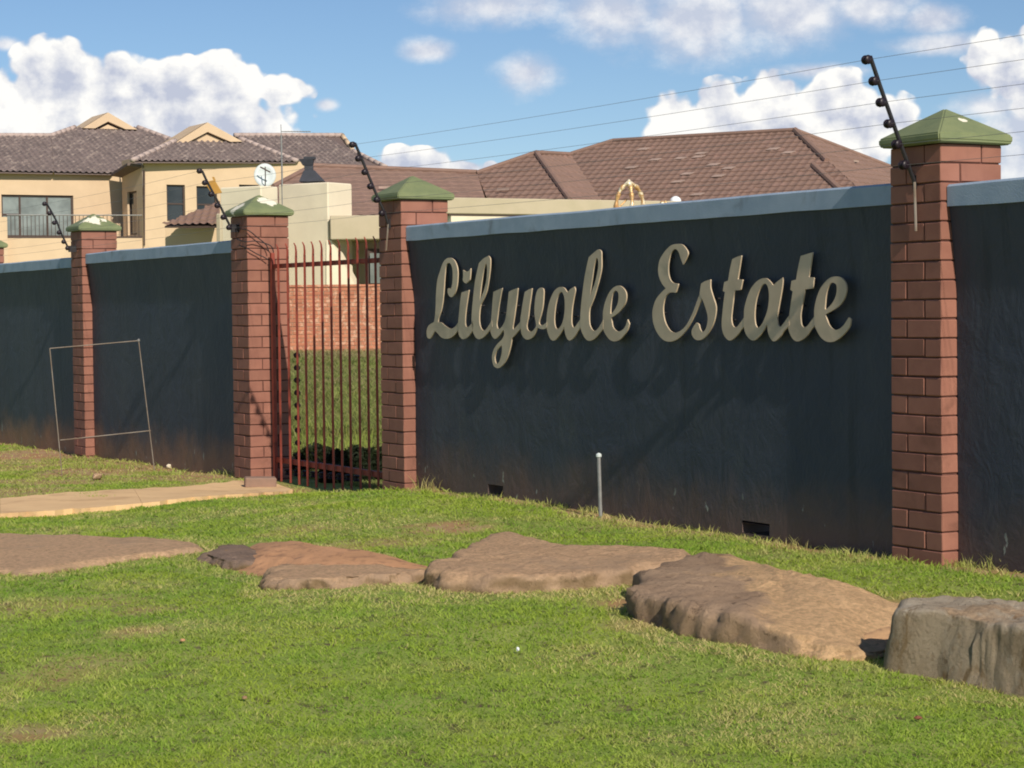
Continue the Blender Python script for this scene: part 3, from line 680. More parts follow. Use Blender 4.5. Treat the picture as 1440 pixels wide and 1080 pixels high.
for e, pts in ((wA, ((615, 440), (650, 440), (673, 430), (703, 440), (722, 430), (744, 445), (778, 440), (805, 445), (825, 430), (858, 440), (640, 388))), (wB, ((928, 440), (943, 362), (975, 455), (1003, 420), (1025, 450), (1058, 430), (1090, 440), (1122, 430), (1160, 440)))):
    for q in pts:
        t, z = tz(*q, LB); MB().tube([wp(t, LB + .006, z), wp(t, .095, z)], .005, 6).build('standoff_pin', M['steel_black'], e)

# ------------------------------------------------------------------ electric fence: brackets, insulators, wires
BOB = None
def bobbin_mesh():
    mb = MB().lathe((0, 0, -.024), (0, 0, 1), [(0, .006), (.002, .021), (.012, .024), (.017, .014), (.024, .011), (.031, .014), (.036, .024), (.046, .021), (.048, .006)], 12)
    me = bpy.data.meshes.new('insulator'); me.from_pydata(mb.v, [], mb.f); me.polygons.foreach_set('use_smooth', [True] * len(me.polygons)); me.materials.append(M['bobbin']); return me
BOB = bobbin_mesh()
def pole(key, pts, bobs, label, foot, rod=None):
    t = TS[key] - SZ / 2
    pp = [on_plane(x, y, wp(t, 0), W) for x, y in pts]
    e = thing('fence_bracket', pp[-1], label, 'fence bracket', 'electric fence brackets on the pillars')
    MB().tube(pp, .0095, 8).build('pole', M['steel_black'], e)
    out = []
    d = (pp[0] - pp[1]).normalized(); side = d.cross(W).normalized()
    if side.dot(N) < 0: side = -side
    for bx, by in bobs:
        p = on_plane(bx, by, wp(t, 0), W); o = bpy.data.objects.new('insulator', BOB); link(o, e)
        o.location = p - pp[-1]; o.scale = (.88, .88, .8); o.rotation_euler = W.to_track_quat('Z', 'Y').to_euler()
        out.append(p)
    MB().box(pp[-1] - W * .012 + N * .0 - Vector((0, 0, .03)), W * .024, -N * (wall_depth(pp[-1])), Vector((0, 0, .06))).build('mounting_plate', M['steel_black'], e)
    if rod:
        rr = [on_plane(x, y, wp(t, -.012), N) for x, y in rod]; MB().tube(rr, .006, 6).build('conduit', M['rod'], e)
    return out
def wall_depth(p):
    b = -((p - A0).dot(N)); return max(.004, abs(b) + .003) * (1 if b < 0 else -1)
B4 = pole('p4', [(1223.5, 79), (1238, 122), (1251.4, 160), (1263, 193), (1277, 231), (1286, 256)], [(1219, 84), (1229, 114), (1239, 144), (1250, 174), (1261, 203), (1271, 232)], 'tall black leaning fence bracket with round insulators at the nearest pillar', None, [(1286, 256), (1288, 325)])
B3 = pole('p3', [(499, 201), (508, 222), (516.5, 242.5), (524, 261), (532, 280), (541, 299), (546, 315)], [(495.6, 203.5), (504, 223), (513, 242), (521, 262), (530, 281), (537, 300)], 'black leaning fence bracket on the pillar right of the gate', None, [(546, 315), (543, 352)])
B2 = pole('p2', [(284, 240), (291, 255), (310, 290.5), (325, 321)], [(280.5, 240.5), (288, 257), (297, 273), (305.5, 289), (314, 305.5), (322, 320)], 'black fence bracket with the yellow warning sign, at the pillar left of the gate', None)
B1 = pole('p1', [(65.5, 286), (72.5, 298), (80, 312), (86, 328), (96.5, 350)], [(62.6, 286.7), (69.6, 300), (76.3, 313.3), (83, 327), (89.6, 340), (95, 349)], 'farthest black fence bracket, seen before the big upstairs window', None)
def wire(name, a, b, e, sag=.03):
    pts = [a.lerp(b, k / 10) - Vector((0, 0, sag * 4 * (k / 10) * (1 - k / 10))) for k in range(11)]
    MB().tube(pts, .00095, 4).build('wire', M['wire'], e)
ew = thing('electric_fence_wires', wp(0, -.1, 2.0), 'six thin electric fence wires strung between the brackets above the wall', 'fence wire')
dR = [b4 + W * 5.2 + Vector((0, 0, .0)) for b4 in B4]; dL = [b1 - W * 3.95 for b1 in B1]
for k in range(6):
    for a, b in ((dL[k], B1[k]), (B1[k], B2[k]), (B2[k], B3[k]), (B3[k], B4[k]), (B4[k], dR[k])): wire('wire', a, b, ew, .012)
# warning sign hung on the wires
tS = TS['p2'] - SZ / 2 + .012
sq = [on_plane(x, y, wp(tS + .0, 0), (W + N * .6).normalized()) for x, y in ((287, 256), (302, 253), (312.5, 271), (299, 274))]
nn_ = (W * .8 + N * .3).normalized(); mb = MB().hexa([sq[3], sq[2], sq[2] - nn_ * .006, sq[3] - nn_ * .006, sq[0], sq[1], sq[1] - nn_ * .006, sq[0] - nn_ * .006])
sg = thing('warning_sign', sq[3], 'small yellow warning plate hanging askew on the fence wires', 'sign')
mb.build('plate', M['yellow'], sg, bevel=.002)
tab = [on_plane(x, y, wp(tS, 0), (W + N * .6).normalized()) for x, y in ((300.5, 254), (303.5, 253.8), (301, 248.5), (298, 249))]
MB().hexa([tab[0], tab[1], tab[1] - nn_ * .006, tab[0] - nn_ * .006, tab[3], tab[2], tab[2] - nn_ * .006, tab[3] - nn_ * .006]).build('hook', M['yellow'], sg)
# cables looping to the gate
def cable(name, label, pxs, b_start=0):
    pts = []
    for x, y, md, v in pxs:
        if md == 'f': pts.append(on_wall(x, y, -v))
        else: pts.append(on_plane(x, y, wp(TS['p2'] + v, 0), W))
    # smooth
    P = [(p.x, p.y, p.z) for p in pts]; out = []
    for i in range(len(pts) - 1):
        p0 = pts[max(i - 1, 0)]; p1 = pts[i]; p2 = pts[i + 1]; p3 = pts[min(i + 2, len(pts) - 1)]
        for s in range(5):
            t = s / 5; out.append(.5 * ((2 * p1) + (p2 - p0) * t + (2 * p0 - 5 * p1 + 4 * p2 - p3) * t * t + (3 * p1 - p0 - 3 * p2 + p3) * t ** 3))
    out.append(pts[-1]); o = MB().tube(out, .0042, 6).build(name, M['steel_black'], None, True, origin=pts[0]); tagp(o, label, 'cable', 'cables between fence and gate'); return o
cable('cable', 'upper black cable arching from the pillar to the gate post top', [(322, 321, 'f', .02), (336, 322, 'f', .03), (349, 324, 's', .03), (362, 334, 's', .04), (374, 344, 's', .05), (378, 354, 's', .05)])
cable('cable', 'middle black cable arching from the pillar corner over the gate post', [(333, 336, 'f', .02), (345, 340, 's', .02), (358, 339, 's', .04), (372, 342, 's', .05), (382, 347, 's', .06), (385, 358, 's', .05)])
cable('cable', 'lowest black cable sloping from the pillar corner to the gate post', [(336, 345, 'f', .02), (347, 349, 's', .02), (361, 357, 's', .03), (370, 361, 's', .04), (377, 365, 's', .05)])

# ------------------------------------------------------------------ gate
GB = .165
ge = thing('metal_gate', wp(-1.4, GB, gz(wp(-1.4, GB).x, wp(-1.4, GB).y)), 'red steel bar gate with pointed tips between two brick pillars', 'gate')
bars = [394, 407, 419, 431, 443, 455, 467.6, 480, 492.4, 505.5, 518, 530.5, 543, 555]
zr1 = tz(450, 370, GB)[1]; zr2 = tz(450, 655, GB)[1]
tL = tz(382.5, 500, GB)[0]; tRt = -SZ - .012
zr1 = tz(385, 376, GB)[1]; zr2 = tz(400, 649, GB)[1]
zr1b = tz(515, 365, GB)[1]; zr2b = tz(536, 668, GB)[1]; zr2m = (zr2 + zr2b) / 2; zr1m = (zr1 + zr1b) / 2
ztip = [tz(415, 342, GB)[1], tz(522, 337, GB)[1]]; zt_m = sum(ztip) / 2
zfoot = on_wall(460, 688, GB).z
for nm, z, h in (('top_rail', zr1m, .034), ('bottom_rail', zr2m, .042)):
    MB().box(wp(tL, GB + .012, z - h / 2), W * (tRt - tL), -N * .028, Vector((0, 0, h))).build(nm, M['gate_red'], ge, bevel=.002)
for nm, t, w_, zt_ in (('hinge_post', tL, .034, zt_m - .02), ('latch_post', tRt - .045, .034, zt_m - .02)):
    MB().box(wp(t - w_ / 2, GB + .0, zfoot - .03), W * w_, -N * .03, Vector((0, 0, zt_ - zfoot))).build(nm, M['gate_red'], ge, bevel=.004)
for px in bars:
    t = tz(px, 500, GB)[0]; w_ = .031
    if t > tRt - .07: continue
    # a bar with a folded ridge, tapering to a bent tip
    mb = MB(); ringz = [(zfoot, 1, 0), (zt_m - .10, 1, 0), (zt_m - .05, .75, .0), (zt_m - .015, .45, .006), (zt_m + .012, .08, .02)]
    for z, f, bend in ringz:
        z = z + random.uniform(-.002, .002)
        w2 = w_ * f / 2; mb.v += [tuple(wp(t - w2, GB - .004 - bend, z)), tuple(wp(t, GB - .012 * f - bend - .002, z)), tuple(wp(t + w2, GB - .004 - bend, z)), tuple(wp(t, GB + .006 - bend, z))]
    for i in range(len(ringz) - 1):
        for k in range(4): a = i * 4 + k; b = i * 4 + (k + 1) % 4; mb.f.append((a, b, b + 4, a + 4))
    mb.f += [(3, 2, 1, 0), tuple(range(16, 20))]
    mb.build('bar', M['gate_red'], ge)
# the strand of insulators behind the gate's hinge side and under its bottom rail
ie = thing('insulator_strand', wp(tz(417, 500, GB + .06)[0], GB + .06, zfoot), 'black strand of round insulators hanging inside the gate bars', 'insulators')
p_ = [on_wall(417 + (k * .25), 482 + k * 17.6, GB + .06) for k in range(11)]
MB().tube([p_[0], p_[-1]], .004, 6).build('rod', M['steel_black'], ie)
for p in p_[1:]:
    o = bpy.data.objects.new('insulator', BOB); link(o, ie); o.location = p - ie.location; o.scale = (.9, .9, .9); o.rotation_euler = W.to_track_quat('Z', 'Y').to_euler()
q_ = [on_wall(404 + k * 12.2, 664 + k * 1.1, GB + .06) for k in range(9)]
MB().tube([q_[0], q_[-1]], .004, 6).build('rod', M['steel_black'], ie)
for p in q_:
    o = bpy.data.objects.new('insulator', BOB); link(o, ie); o.location = p - ie.location; o.rotation_euler = (0, 0, ang)

# ------------------------------------------------------------------ rocks and soil
foot = []           # world outlines kept free of grass
def rock(px_out, h, label, m, seed, dome=.15, name='boulder', rough=1.0, ground_outline=False, cat_='rock', kind=None, group='flat stones edging the lawn', soil=None):
    P = [on_ground(x, y, 0 if ground_outline else h * .9) for x, y in px_out]
    cx = sum(p.x for p in P) / len(P); cy = sum(p.y for p in P) / len(P)
    K = 160; rad = []
    for k in range(K):
        th = 2 * math.pi * k / K; dx, dy = math.cos(th), math.sin(th); best = None
        for i in range(len(P)):
            a, b = P[i], P[(i + 1) % len(P)]; ex, ey = b.x - a.x, b.y - a.y
            den = dx * ey - dy * ex
            if abs(den) < 1e-9: continue
            s = ((a.x - cx) * ey - (a.y - cy) * ex) / den; u = ((a.x - cx) * dy - (a.y - cy) * dx) / den
            if s > 0 and -1e-6 <= u <= 1 + 1e-6 and (best is None or s > best): best = s
        rad.append(best or .1)
    rad = [(rad[k - 1] + 2 * rad[k] + rad[(k + 1) % K]) / 4 for k in range(K)]
    if ground_outline: rings = [(1.06, -.05), (1.0, .0), (.93, .12), (.85, .3), (.75, .5), (.64, .68), (.52, .82), (.40, .92), (.28, .97), (.15, 1)]
    else: rings = [(1.05, -.5), (1.04, .05), (1.03, .3), (1.015, .6), (1.0, .84), (.965, .96), (.91, 1), (.83, 1.), (.73, 1.), (.62, 1.), (.5, 1.), (.38, 1), (.25, 1), (.12, 1)]
    vs = []; sv = Vector((seed * 3.1, seed * 1.7, seed))
    for ri, (s, zf) in enumerate(rings):
        for k in range(K):
            th = 2 * math.pi * k / K; r_ = rad[k] * s
            if s > 1 and not ground_outline: r_ = rad[k] + (s - 1) * .7
            x = cx + math.cos(th) * r_; y = cy + math.sin(th) * r_
            g0 = gz(x, y); q = Vector((x, y, zf * h)) * 1.0 + sv
            dd = mnoise.fractal(q * 3.0, 1.0, 2.0, 4); d2 = mnoise.fractal(q * 12, .6, 2.0, 5)
            if soil:
                sf = max(0, min(1, (x - soil[0]) / (soil[1] - soil[0]))); ed = max(0, min(1, (s - .30) / .70)); ed = ed * ed * (3 - 2 * ed)
                zmul = 1 - sf * ed * .97
            else: zmul = 1
            zz = g0 + zf * h * zmul + (dome * h * (1 - min(1, s) ** 2)) + (dd * .16 * h + d2 * .075 * h) * rough * (1 if zf > .2 else .3)
            if not ground_outline and 0 < zf < 1:
                jr = (dd * .035 + d2 * .02) * rough; x += math.cos(th) * jr; y += math.sin(th) * jr
            vs.append(Vector((x, y, zz)))
    fs = []
    for i in range(len(rings) - 1):
        for k in range(K): a = i * K + k; b = i * K + (k + 1) % K; fs.append((a, b, b + K, a + K))
    vs.append(Vector((cx, cy, gz(cx, cy) + h * (1 + dome)))); n0 = (len(rings) - 1) * K
    for k in range(K): fs.append((n0 + k, n0 + (k + 1) % K, len(vs) - 1))
    o = MB().add(vs, fs).build(name, m, None, True, origin=(cx, cy, gz(cx, cy)))
    foot.append([(v.x, v.y) for v in vs[K:2 * K]])
    if soil:
        a_ = o.data.attributes.new('soil', 'FLOAT', 'POINT'); xa, xb = soil
        a_.data.foreach_set('value', [max(0, min(1, (v.x - xa) / (xb - xa))) for v in vs])
    if kind: tagp(o, kind=kind)
    else: tagp(o, label, cat_, group)
    return o
rock([(-60, 798), (0, 801), (45, 802), (100, 793), (200, 779), (290, 769), (270, 761), (220, 757), (100, 752), (0, 750), (-60, 750)], .036, 'long flat brown slab lying at the left edge of the lawn', M['rock'], 1, .05)
rock([(287, 781), (315, 790), (360, 790), (372, 778), (345, 766), (310, 768)], .04, 'small dark flat stone between the left slab and the red soil', M['rock_dark'], 2, .3)
rock([(376, 812), (400, 817), (470, 814), (560, 808), (606, 801), (520, 795), (440, 795), (382, 800)], .05, 'low ledge of stone in front of the reddish soil', M['rock'], 3, .05)
rock([(603, 799), (625, 807), (700, 811), (800, 808), (900, 799), (975, 786), (962, 776), (890, 770), (820, 768), (775, 764), (725, 753), (690, 754), (655, 772), (620, 788)], .085, 'wide flat boulder with a raised hump, in the middle of the row', M['rock'], 4, .03, rough=.9)
xs_a = on_ground(1010, 850).x; xs_b = on_ground(1165, 850).x
rock([(893, 826), (905, 838), (950, 850), (1010, 861), (1080, 874), (1140, 884), (1210, 886), (1270, 872), (1350, 856), (1370, 846), (1320, 828), (1240, 810), (1180, 800), (1100, 785), (1040, 777), (985, 776), (935, 792), (903, 810)], .11, 'big pitted brown boulder, its right half coated with tan sand, beside the grey block', M['rock_pit'], 5, .18, rough=1.05, soil=(xs_a, xs_b))
rock([(1252, 862), (1275, 866), (1330, 872), (1440, 893), (1560, 915), (1640, 915), (1600, 872), (1480, 858), (1440, 854), (1350, 846), (1275, 845)], .215, 'thick grey block of stone with a steep face at the right edge', M['rock_grey'], 6, .02, rough=.5)
rock([(312, 798), (335, 775), (360, 764), (410, 768), (500, 781), (610, 797), (570, 808), (460, 812), (380, 812)], .05, None, M['sand_red'], 8, .3, 'sandy_soil', 1.3, True, kind='stuff')
rock([(1085, 900), (1130, 915), (1200, 917), (1265, 910), (1330, 892), (1400, 880), (1420, 866), (1340, 850), (1280, 860), (1150, 880)], .03, None, M['sand'], 9, .25, 'sandy_soil', 1.0, True, kind='stuff')
def pebble(px, py, wpx, h, label, m, seed, name='stone', cat_='stone', flat=False, group=None):
    P = on_ground(px, py); w_ = wpx * P.y / FOC / 2; mb = MB(); r = random.Random(seed); vs = []; K = 12
    zz = float(gz_fine(P.x, P.y))
    bm = bmesh.new(); bmesh.ops.create_icosphere(bm, subdivisions=2, radius=1)
    for v in bm.verts:
        f = 1 + .35 * mnoise.noise(v.co * 1.6 + Vector((seed, 0, 0))); v.co = Vector((v.co.x * w_ * f, v.co.y * w_ * .75 * f, v.co.z * h * .5 * f))
        if flat: v.co.z = max(-.3 * h, min(.35 * h, v.co.z))
    me = bpy.data.meshes.new(name); bm.to_mesh(me); bm.free(); me.materials.append(m)
    o = link(bpy.data.objects.new(name, me)); o.location = (P.x, P.y, zz + h * .38 + .01); o.rotation_euler = (r.uniform(-.15, .15), r.uniform(-.15, .15), r.uniform(0, 3)); tagp(o, label, cat_, group)
    return o
pebble(252, 658, 22, .085, 'grey-green lump of stone at the foot of the dark wall', M['rock_grey'], 1)
pebble(238, 659, 8, .04, 'small pale stone left of the grey-green lump', M['white_plaster'], 2)
pebble(309, 662, 13, .07, 'orange brick fragment by the pillar left of the gate', M['brick_bit'], 3)
pebble(137, 677, 17, .05, 'pinkish flat stone in the grass under the wire frame', M['rock'], 4)
pebble(592, 687, 22, .05, 'crumbled orange brick bit at the foot of the pillar right of the gate', M['brick_bit'], 5, flat=True)
pebble(1276, 946, 14, .03, 'small tan stone at the corner of the grey block', M['sand'], 6)
pebble(728, 917, 6, .016, 'tiny white ball lying on the near lawn', M['white'], 7, 'litter', 'litter')
pebble(1291, 1016, 12, .012, 'curled reddish dry leaf on the near lawn at lower right', M['leaf_dry'], 8, 'dry_leaf', 'leaf')
pebble(257, 906, 8, .012, 'small tan leaf on the near lawn at left', M['sand_red'], 9, 'dry_leaf', 'leaf')
pebble(344, 982, 11, .012, 'straw coloured dry leaf low on the near lawn', M['sand'], 10, 'dry_leaf', 'leaf')
# a loose brick at the gate pillar
P = on_ground(366, 690); lb = MB().box((-.115, -.055, 0), (.23, 0, 0), (0, .11, 0), (0, 0, .075)).build('loose_brick', M['loose_brick'], None, bevel=.008)
lb.location = (P.x, P.y, gz(P.x, P.y) + .025); lb.rotation_euler = (.05, .03, R(12)); tagp(lb, 'loose grey-brown brick lying on the path end by the pillar', 'brick')

# ------------------------------------------------------------------ empty wire frame and short post
fa = on_ground(88, 668); fb_ = on_wall(218, 653, -.12); fb_.z = gz(fb_.x, fb_.y)
pl0 = fa; fn = (fb_ - fa).cross(Vector((0, 0, 1))).normalized(); ff = lambda x, y: on_plane(x, y, pl0, fn)
M['rod'] = M['rod']
fe = thing('wire_sign_frame', fa, 'empty leaning frame of thin rods standing before the far pillar', 'frame')
tl, tr, bl, br = ff(70, 490), ff(195, 479), ff(84.5, 619), ff(212, 605.5)
MB().tube([tl, fa - Vector((0, 0, .05))], .0042, 6).build('leg', M['rod'], fe)
MB().tube([tr, fb_ - Vector((0, 0, .05))], .0042, 6).build('leg', M['rod'], fe)
MB().tube([tl, tr], .0042, 6).build('top_bar', M['rod'], fe)
MB().tube([bl, br], .0042, 6).build('lower_bar', M['rod'], fe)
MB().lathe(tr - Vector((0, 0, .01)), (0, 0, 1), [(0, .006), (.004, .012), (.02, .012), (.026, .005)], 10).build('end_knob', M['metal'], fe)
P = on_plane(845, 722, wp(0, -.02), N); P2 = on_plane(842, 640, wp(0, -.02), N)
se = thing('short_post', Vector((P.x, P.y, P.z)), 'thin grey metal post standing in the grass before the lettered wall', 'post')
MB().tube([P - Vector((0, 0, .1)), P2], .011, 10).build('pipe', M['metal'], se)
MB().lathe(P2 - Vector((0, 0, .012)), (0, 0, 1), [(0, .013), (.004, .016), (.016, .016), (.024, .006)], 12).build('pipe_cap', M['dish'], se)

# ------------------------------------------------------------------ houses
def plane_poly(pxs, p0, nrm): return [on_plane(x, y, p0, nrm) for x, y in pxs]
def tiled(name, pts, nrm, eave_dir, m, parent, pitch_w=.30, course=.32, amp=.03, step=.025, thick=.06, stuff=True, hide=None):
    """a sheet of roof tiles cut to a convex outline: rolls across, a step at each course"""
    nrm = nrm.normalized(); a = (eave_dir - nrm * eave_dir.dot(nrm)).normalized(); b = nrm.cross(a)
    if b.z < 0: b = -b
    o = pts[0]; st = [((p - o).dot(a), (p - o).dot(b)) for p in pts]
    s0, s1 = min(s for s, _ in st), max(s for s, _ in st); t0, t1 = min(t for _, t in st), max(t for _, t in st)
    S_ = np.arange(s0 - .2, s1 + .2 + pitch_w / 6, pitch_w / 6); tl_ = []
    t = math.floor((t0 - .3) / course) * course
    while t < t1 + .3: tl_ += [(t, step), (t + course * .96, 0.0)]; t += course
    hgt = lambda s: amp * max(-.35, math.sin(2 * math.pi * s / pitch_w))
    ap = np.array(a); bp = np.array(b); npv = np.array(nrm); op = np.array(o)
    hs = np.array([hgt(s) for s in S_])
    rows = [op + np.outer(S_, ap) + bp * t_ + np.outer(hs + st_, npv) for t_, st_ in tl_]
    V = np.concatenate(rows); nS = len(S_)
    faces = []
    for i in range(len(rows) - 1):
        base = i * nS; faces += [(base + k, base + k + 1, base + k + 1 + nS, base + k + nS) for k in range(nS - 1)]
    me = bpy.data.meshes.new(name); me.from_pydata(V.tolist(), [], faces)
    bm = bmesh.new(); bm.from_mesh(me)
    ctr = sum(pts, Vector()) / len(pts)
    for i in range(len(pts)):
        p, q = pts[i], pts[(i + 1) % len(pts)]; e = (q - p)
        if e.length < 1e-4: continue
        pn = e.cross(nrm).normalized()
        if (ctr - p).dot(pn) > 0: pn = -pn
        bmesh.ops.bisect_plane(bm, geom=list(bm.verts) + list(bm.edges) + list(bm.faces), plane_co=p, plane_no=pn, clear_outer=True, clear_inner=False)
    bmesh.ops.recalc_face_normals(bm, faces=bm.faces)
    bm.to_mesh(me); bm.free()
    me.transform(Matrix.Translation(-parent_loc(parent))); me.materials.append(m)
    ob = link(bpy.data.objects.new(name, me), parent)
    if stuff: ob['kind'] = 'stuff'
    # boarding under the tiles
    lo = [p - nrm * .05 + (ctr - p).normalized() * .06 for p in pts]; hi = [q - Vector((0, 0, .05)) for q in lo]; n = len(pts)
    mb = MB().add(lo + hi, [tuple(range(n)), tuple(range(2 * n - 1, n - 1, -1))] + [(i, (i + 1) % n, n + (i + 1) % n, n + i) for i in range(n)])
    mb.build('roof_board', M['fascia_dark'] if m is not M['brown_tile'] else M['dark_trim'], parent)
    return ob
def ridge_run(a, b, parent, m, n, r=.11, lbl=None):
    d = (b - a); L = d.length / n; d.normalize()
    for k in range(n):
        p = a + d * (k * L); mb = MB().tube([p - d * .02 - Vector((0, 0, .03)), p + d * (L * .5) - Vector((0, 0, .02)), p + d * (L * 1.04) + Vector((0, 0, .0))], [r * 1.05, r * .95, r * .85], 8)
        mb.build('ridge_tile', m, parent, True)
Wd = W; Ud = Vector((-N.x, -N.y, 0))                  # facade directions share the wall's grid
# --- house 1, two storeys, far left
YH = 100
C0 = at(200, 300, YH); P_R = C0; P_L = C0 - Wd * 3.4
pitch = 22
def slope_n(front, deg): return (front * math.sin(R(deg)) + Vector((0, 0, math.cos(R(deg))))).normalized()
nA1 = slope_n(Wd, pitch)
def fR(x, y, off=0): return on_plane(x, y, P_R + Wd * off, Wd)
def fL(x, y, off=0): return on_plane(x, y, P_L + Wd * off, Wd)
h1e = thing('two_storey_house', Vector((C0.x, C0.y, .8)), 'beige two-storey house with grey wavy-tiled roofs, gablets and balcony, behind the wall at left', 'house')
zg = .5
def facade(f, x0, x1, ytop, parent, m, openings=(), name='front_wall', depth_dir=None, depth=6.0, n_=None):
    """a wall face with real window openings; corners from pixels, foot at the ground"""
    a = f(x0, ytop); b = f(x1, ytop); zt_ = a.z; dirv = Vector((b.x - a.x, b.y - a.y, 0)); L = dirv.length; dirv.normalize(); n_v = n_
    xs_ = {0, L}; zs_ = {zg, zt_}; hs = []
    for (u0, v0, u1, v1) in openings:
        p = f(u0, v1); q = f(u1, v0); s0 = (p - a).dot(dirv); s1 = (q - a).dot(dirv); hs.append((s0, s1, p.z, q.z)); xs_ |= {s0, s1}; zs_ |= {p.z, q.z}
    xs_ = sorted(xs_); zs_ = sorted(zs_); mb = MB(); th = .22
    P_ = lambda s, z, d=0: Vector((a.x, a.y, 0)) + dirv * s - n_v * d + Vector((0, 0, z))
    for i in range(len(xs_) - 1):
        for j in range(len(zs_) - 1):
            cx_, cz_ = (xs_[i] + xs_[i + 1]) / 2, (zs_[j] + zs_[j + 1]) / 2
            if any(h[0] < cx_ < h[1] and h[2] < cz_ < h[3] for h in hs): continue
            mb.quad(P_(xs_[i], zs_[j]), P_(xs_[i + 1], zs_[j]), P_(xs_[i + 1], zs_[j + 1]), P_(xs_[i], zs_[j + 1]))
    for h in hs:
        c4 = [(h[0], h[2]), (h[1], h[2]), (h[1], h[3]), (h[0], h[3])]
        for i in range(4):
            (s, z), (s2, z2) = c4[i], c4[(i + 1) % 4]; mb.quad(P_(s, z), P_(s, z, th), P_(s2, z2, th), P_(s2, z2))
    mb.build(name, m, parent)
    return hs, P_
def window(h, P_, parent, glass, mull=(), trans=(), frame=.07):
    s0, s1, z0, z1 = h; d0 = .10; n_v = (P_(0, 0, 0) - P_(0, 0, 1))
    mb = MB(); A = lambda s, z, d: P_(s, z, d)
    def bar(sa, sb, za, zb_, d=d0): mb.hexa([A(sa, za, d + .05), A(sb, za, d + .05), A(sb, za, d), A(sa, za, d), A(sa, zb_, d + .05), A(sb, zb_, d + .05), A(sb, zb_, d), A(sa, zb_, d)])
    bar(s0, s1, z0, z0 + frame); bar(s0, s1, z1 - frame, z1); bar(s0, s0 + frame, z0 + frame, z1 - frame); bar(s1 - frame, s1, z0 + frame, z1 - frame)
    for m_ in mull: s = s0 + (s1 - s0) * m_; bar(s - frame / 2, s + frame / 2, z0 + frame, z1 - frame, d0 + .004)
    for (m_, ma, mb_) in trans: z = z0 + (z1 - z0) * m_; bar(s0 + (s1 - s0) * ma, s0 + (s1 - s0) * mb_, z - frame / 2, z + frame / 2, d0 + .008)
    w_ = mb.build('window', M['dark_trim'], parent)
    MB().quad(A(s0, z0, .15), A(s1, z0, .15), A(s1, z1, .15), A(s0, z1, .15)).build('pane', glass, w_)
def rear(P_, s0, s1, zt_, parent, m, depth=7):
    mb = MB(); mb.quad(P_(s0, zg), P_(s0, zg, depth), P_(s0, zt_, depth), P_(s0, zt_)); mb.quad(P_(s1, zg), P_(s1, zg, depth), P_(s1, zt_, depth), P_(s1, zt_)); mb.quad(P_(s0, zg, depth), P_(s1, zg, depth), P_(s1, zt_, depth), P_(s0, zt_, depth))
    mb.build('side_wall', m, parent)
# left wing front
hs, PL_ = facade(fL, -90, 176, 238, h1e, M['cream'], [(3, 275, 103, 333)], n_=Wd)
window(hs[0], PL_, h1e, M['glass'], (.26, .64), ((.53, 0, .26),), .085)
# right wing front
hs, PR_ = facade(fR, 200, 432, 222, h1e, M['cream'], [(235, 260, 260, 311), (277, 262, 305, 311), (337, 260, 364, 311)], n_=Wd)
for h in hs: window(h, PR_, h1e, M['glass_dark'], (), ((.48, 0, 1),), .07)
a_, b_ = fR(200, 231), fR(432, 231)
# shaded side wall of the right wing (faces the same way as the estate wall)
side0 = Vector((C0.x, C0.y, 0)); side_hs = []
def fS(x, y, off=0): return on_plane(x, y, P_R, N)
hs2, PS_ = facade(fS, 171, 200.0, 226, h1e, M['cream'], [(180, 268, 192, 331)], name='side_wall', n_=N)
window(hs2[0], PS_, h1e, M['glass_dark'], (), (), .07)
mb = MB(); q = Vector((b_.x, b_.y, 0)); zt_ = b_.z
mb.quad(q + Vector((0, 0, zg)), q - Wd * 9 + Vector((0, 0, zg)), q - Wd * 9 + Vector((0, 0, zt_)), q + Vector((0, 0, zt_))); mb.build('side_wall', M['cream'], h1e)
# right rear wing under the right-hand roof
P_B = P_R - Wd * 3.0
def fB(x, y, off=0): return on_plane(x, y, P_B, Wd)
hs, PB_ = facade(fB, 425, 530, 238, h1e, M['cream'], [], n_=Wd)
# roofs: eaves stand 0.6 m proud of the walls
eL = fL(0, 244, .75); eR = fR(200, 228, .75); eB = fB(450, 233, .75)
rA = plane_poly([(-120, 239), (156, 244), (246, 199), (194, 180), (105, 180), (72, 191.5), (-120, 191)], eL, nA1)
rM = rA[0].lerp(rA[1], .70)
tiled('roof_tiles', [rA[0], rM, rA[5], rA[6]], nA1, Ud, M['grey_tile'], h1e, .30, .36, .06, .03)
tiled('roof_tiles', [rM, rA[1], rA[2], rA[3], rA[4], rA[5]], nA1, Ud, M['grey_tile'], h1e, .30, .36, .06, .03)
rB = plane_poly([(186, 226.5), (418, 227.5), (338, 196), (246, 199)], eR, nA1)
tiled('roof_tiles', rB, nA1, Ud, M['grey_tile'], h1e, .30, .36, .06, .03)
rC = plane_poly([(400, 229), (543, 236), (497, 213), (481, 191), (330, 191)], eB, nA1)
tiled('roof_tiles', rC, nA1, Ud, M['grey_tile'], h1e, .30, .36, .06, .03)
for a, b, n in ((rA[6], rA[5], 18), (rA[5], rA[4], 5), (rA[3], rA[2], 6), (rB[3], rB[0], 8), (rB[2], rB[1], 9), (rC[4], rC[3], 15), (rC[3], rC[2], 3), (rC[2], rC[1], 6)):
    ridge_run(a + Vector((0, 0, .05)), b + Vector((0, 0, .05)), h1e, M['ridge'] if n not in (3,) else M['cream'], n, .13)
# back slopes close the roofs for other viewpoints
for pts in ((rA[6], rA[5], rA[4], rA[3]), (rB[3], rB[2]), (rC[4], rC[3])):
    for i in range(len(pts) - 1):
        a, b = pts[i], pts[i + 1]; dn = -Wd * 6 - Vector((0, 0, 2.4)); MB().quad(a, b, b + dn, a + dn).build('rear_roof', M['grey_tile'], h1e)
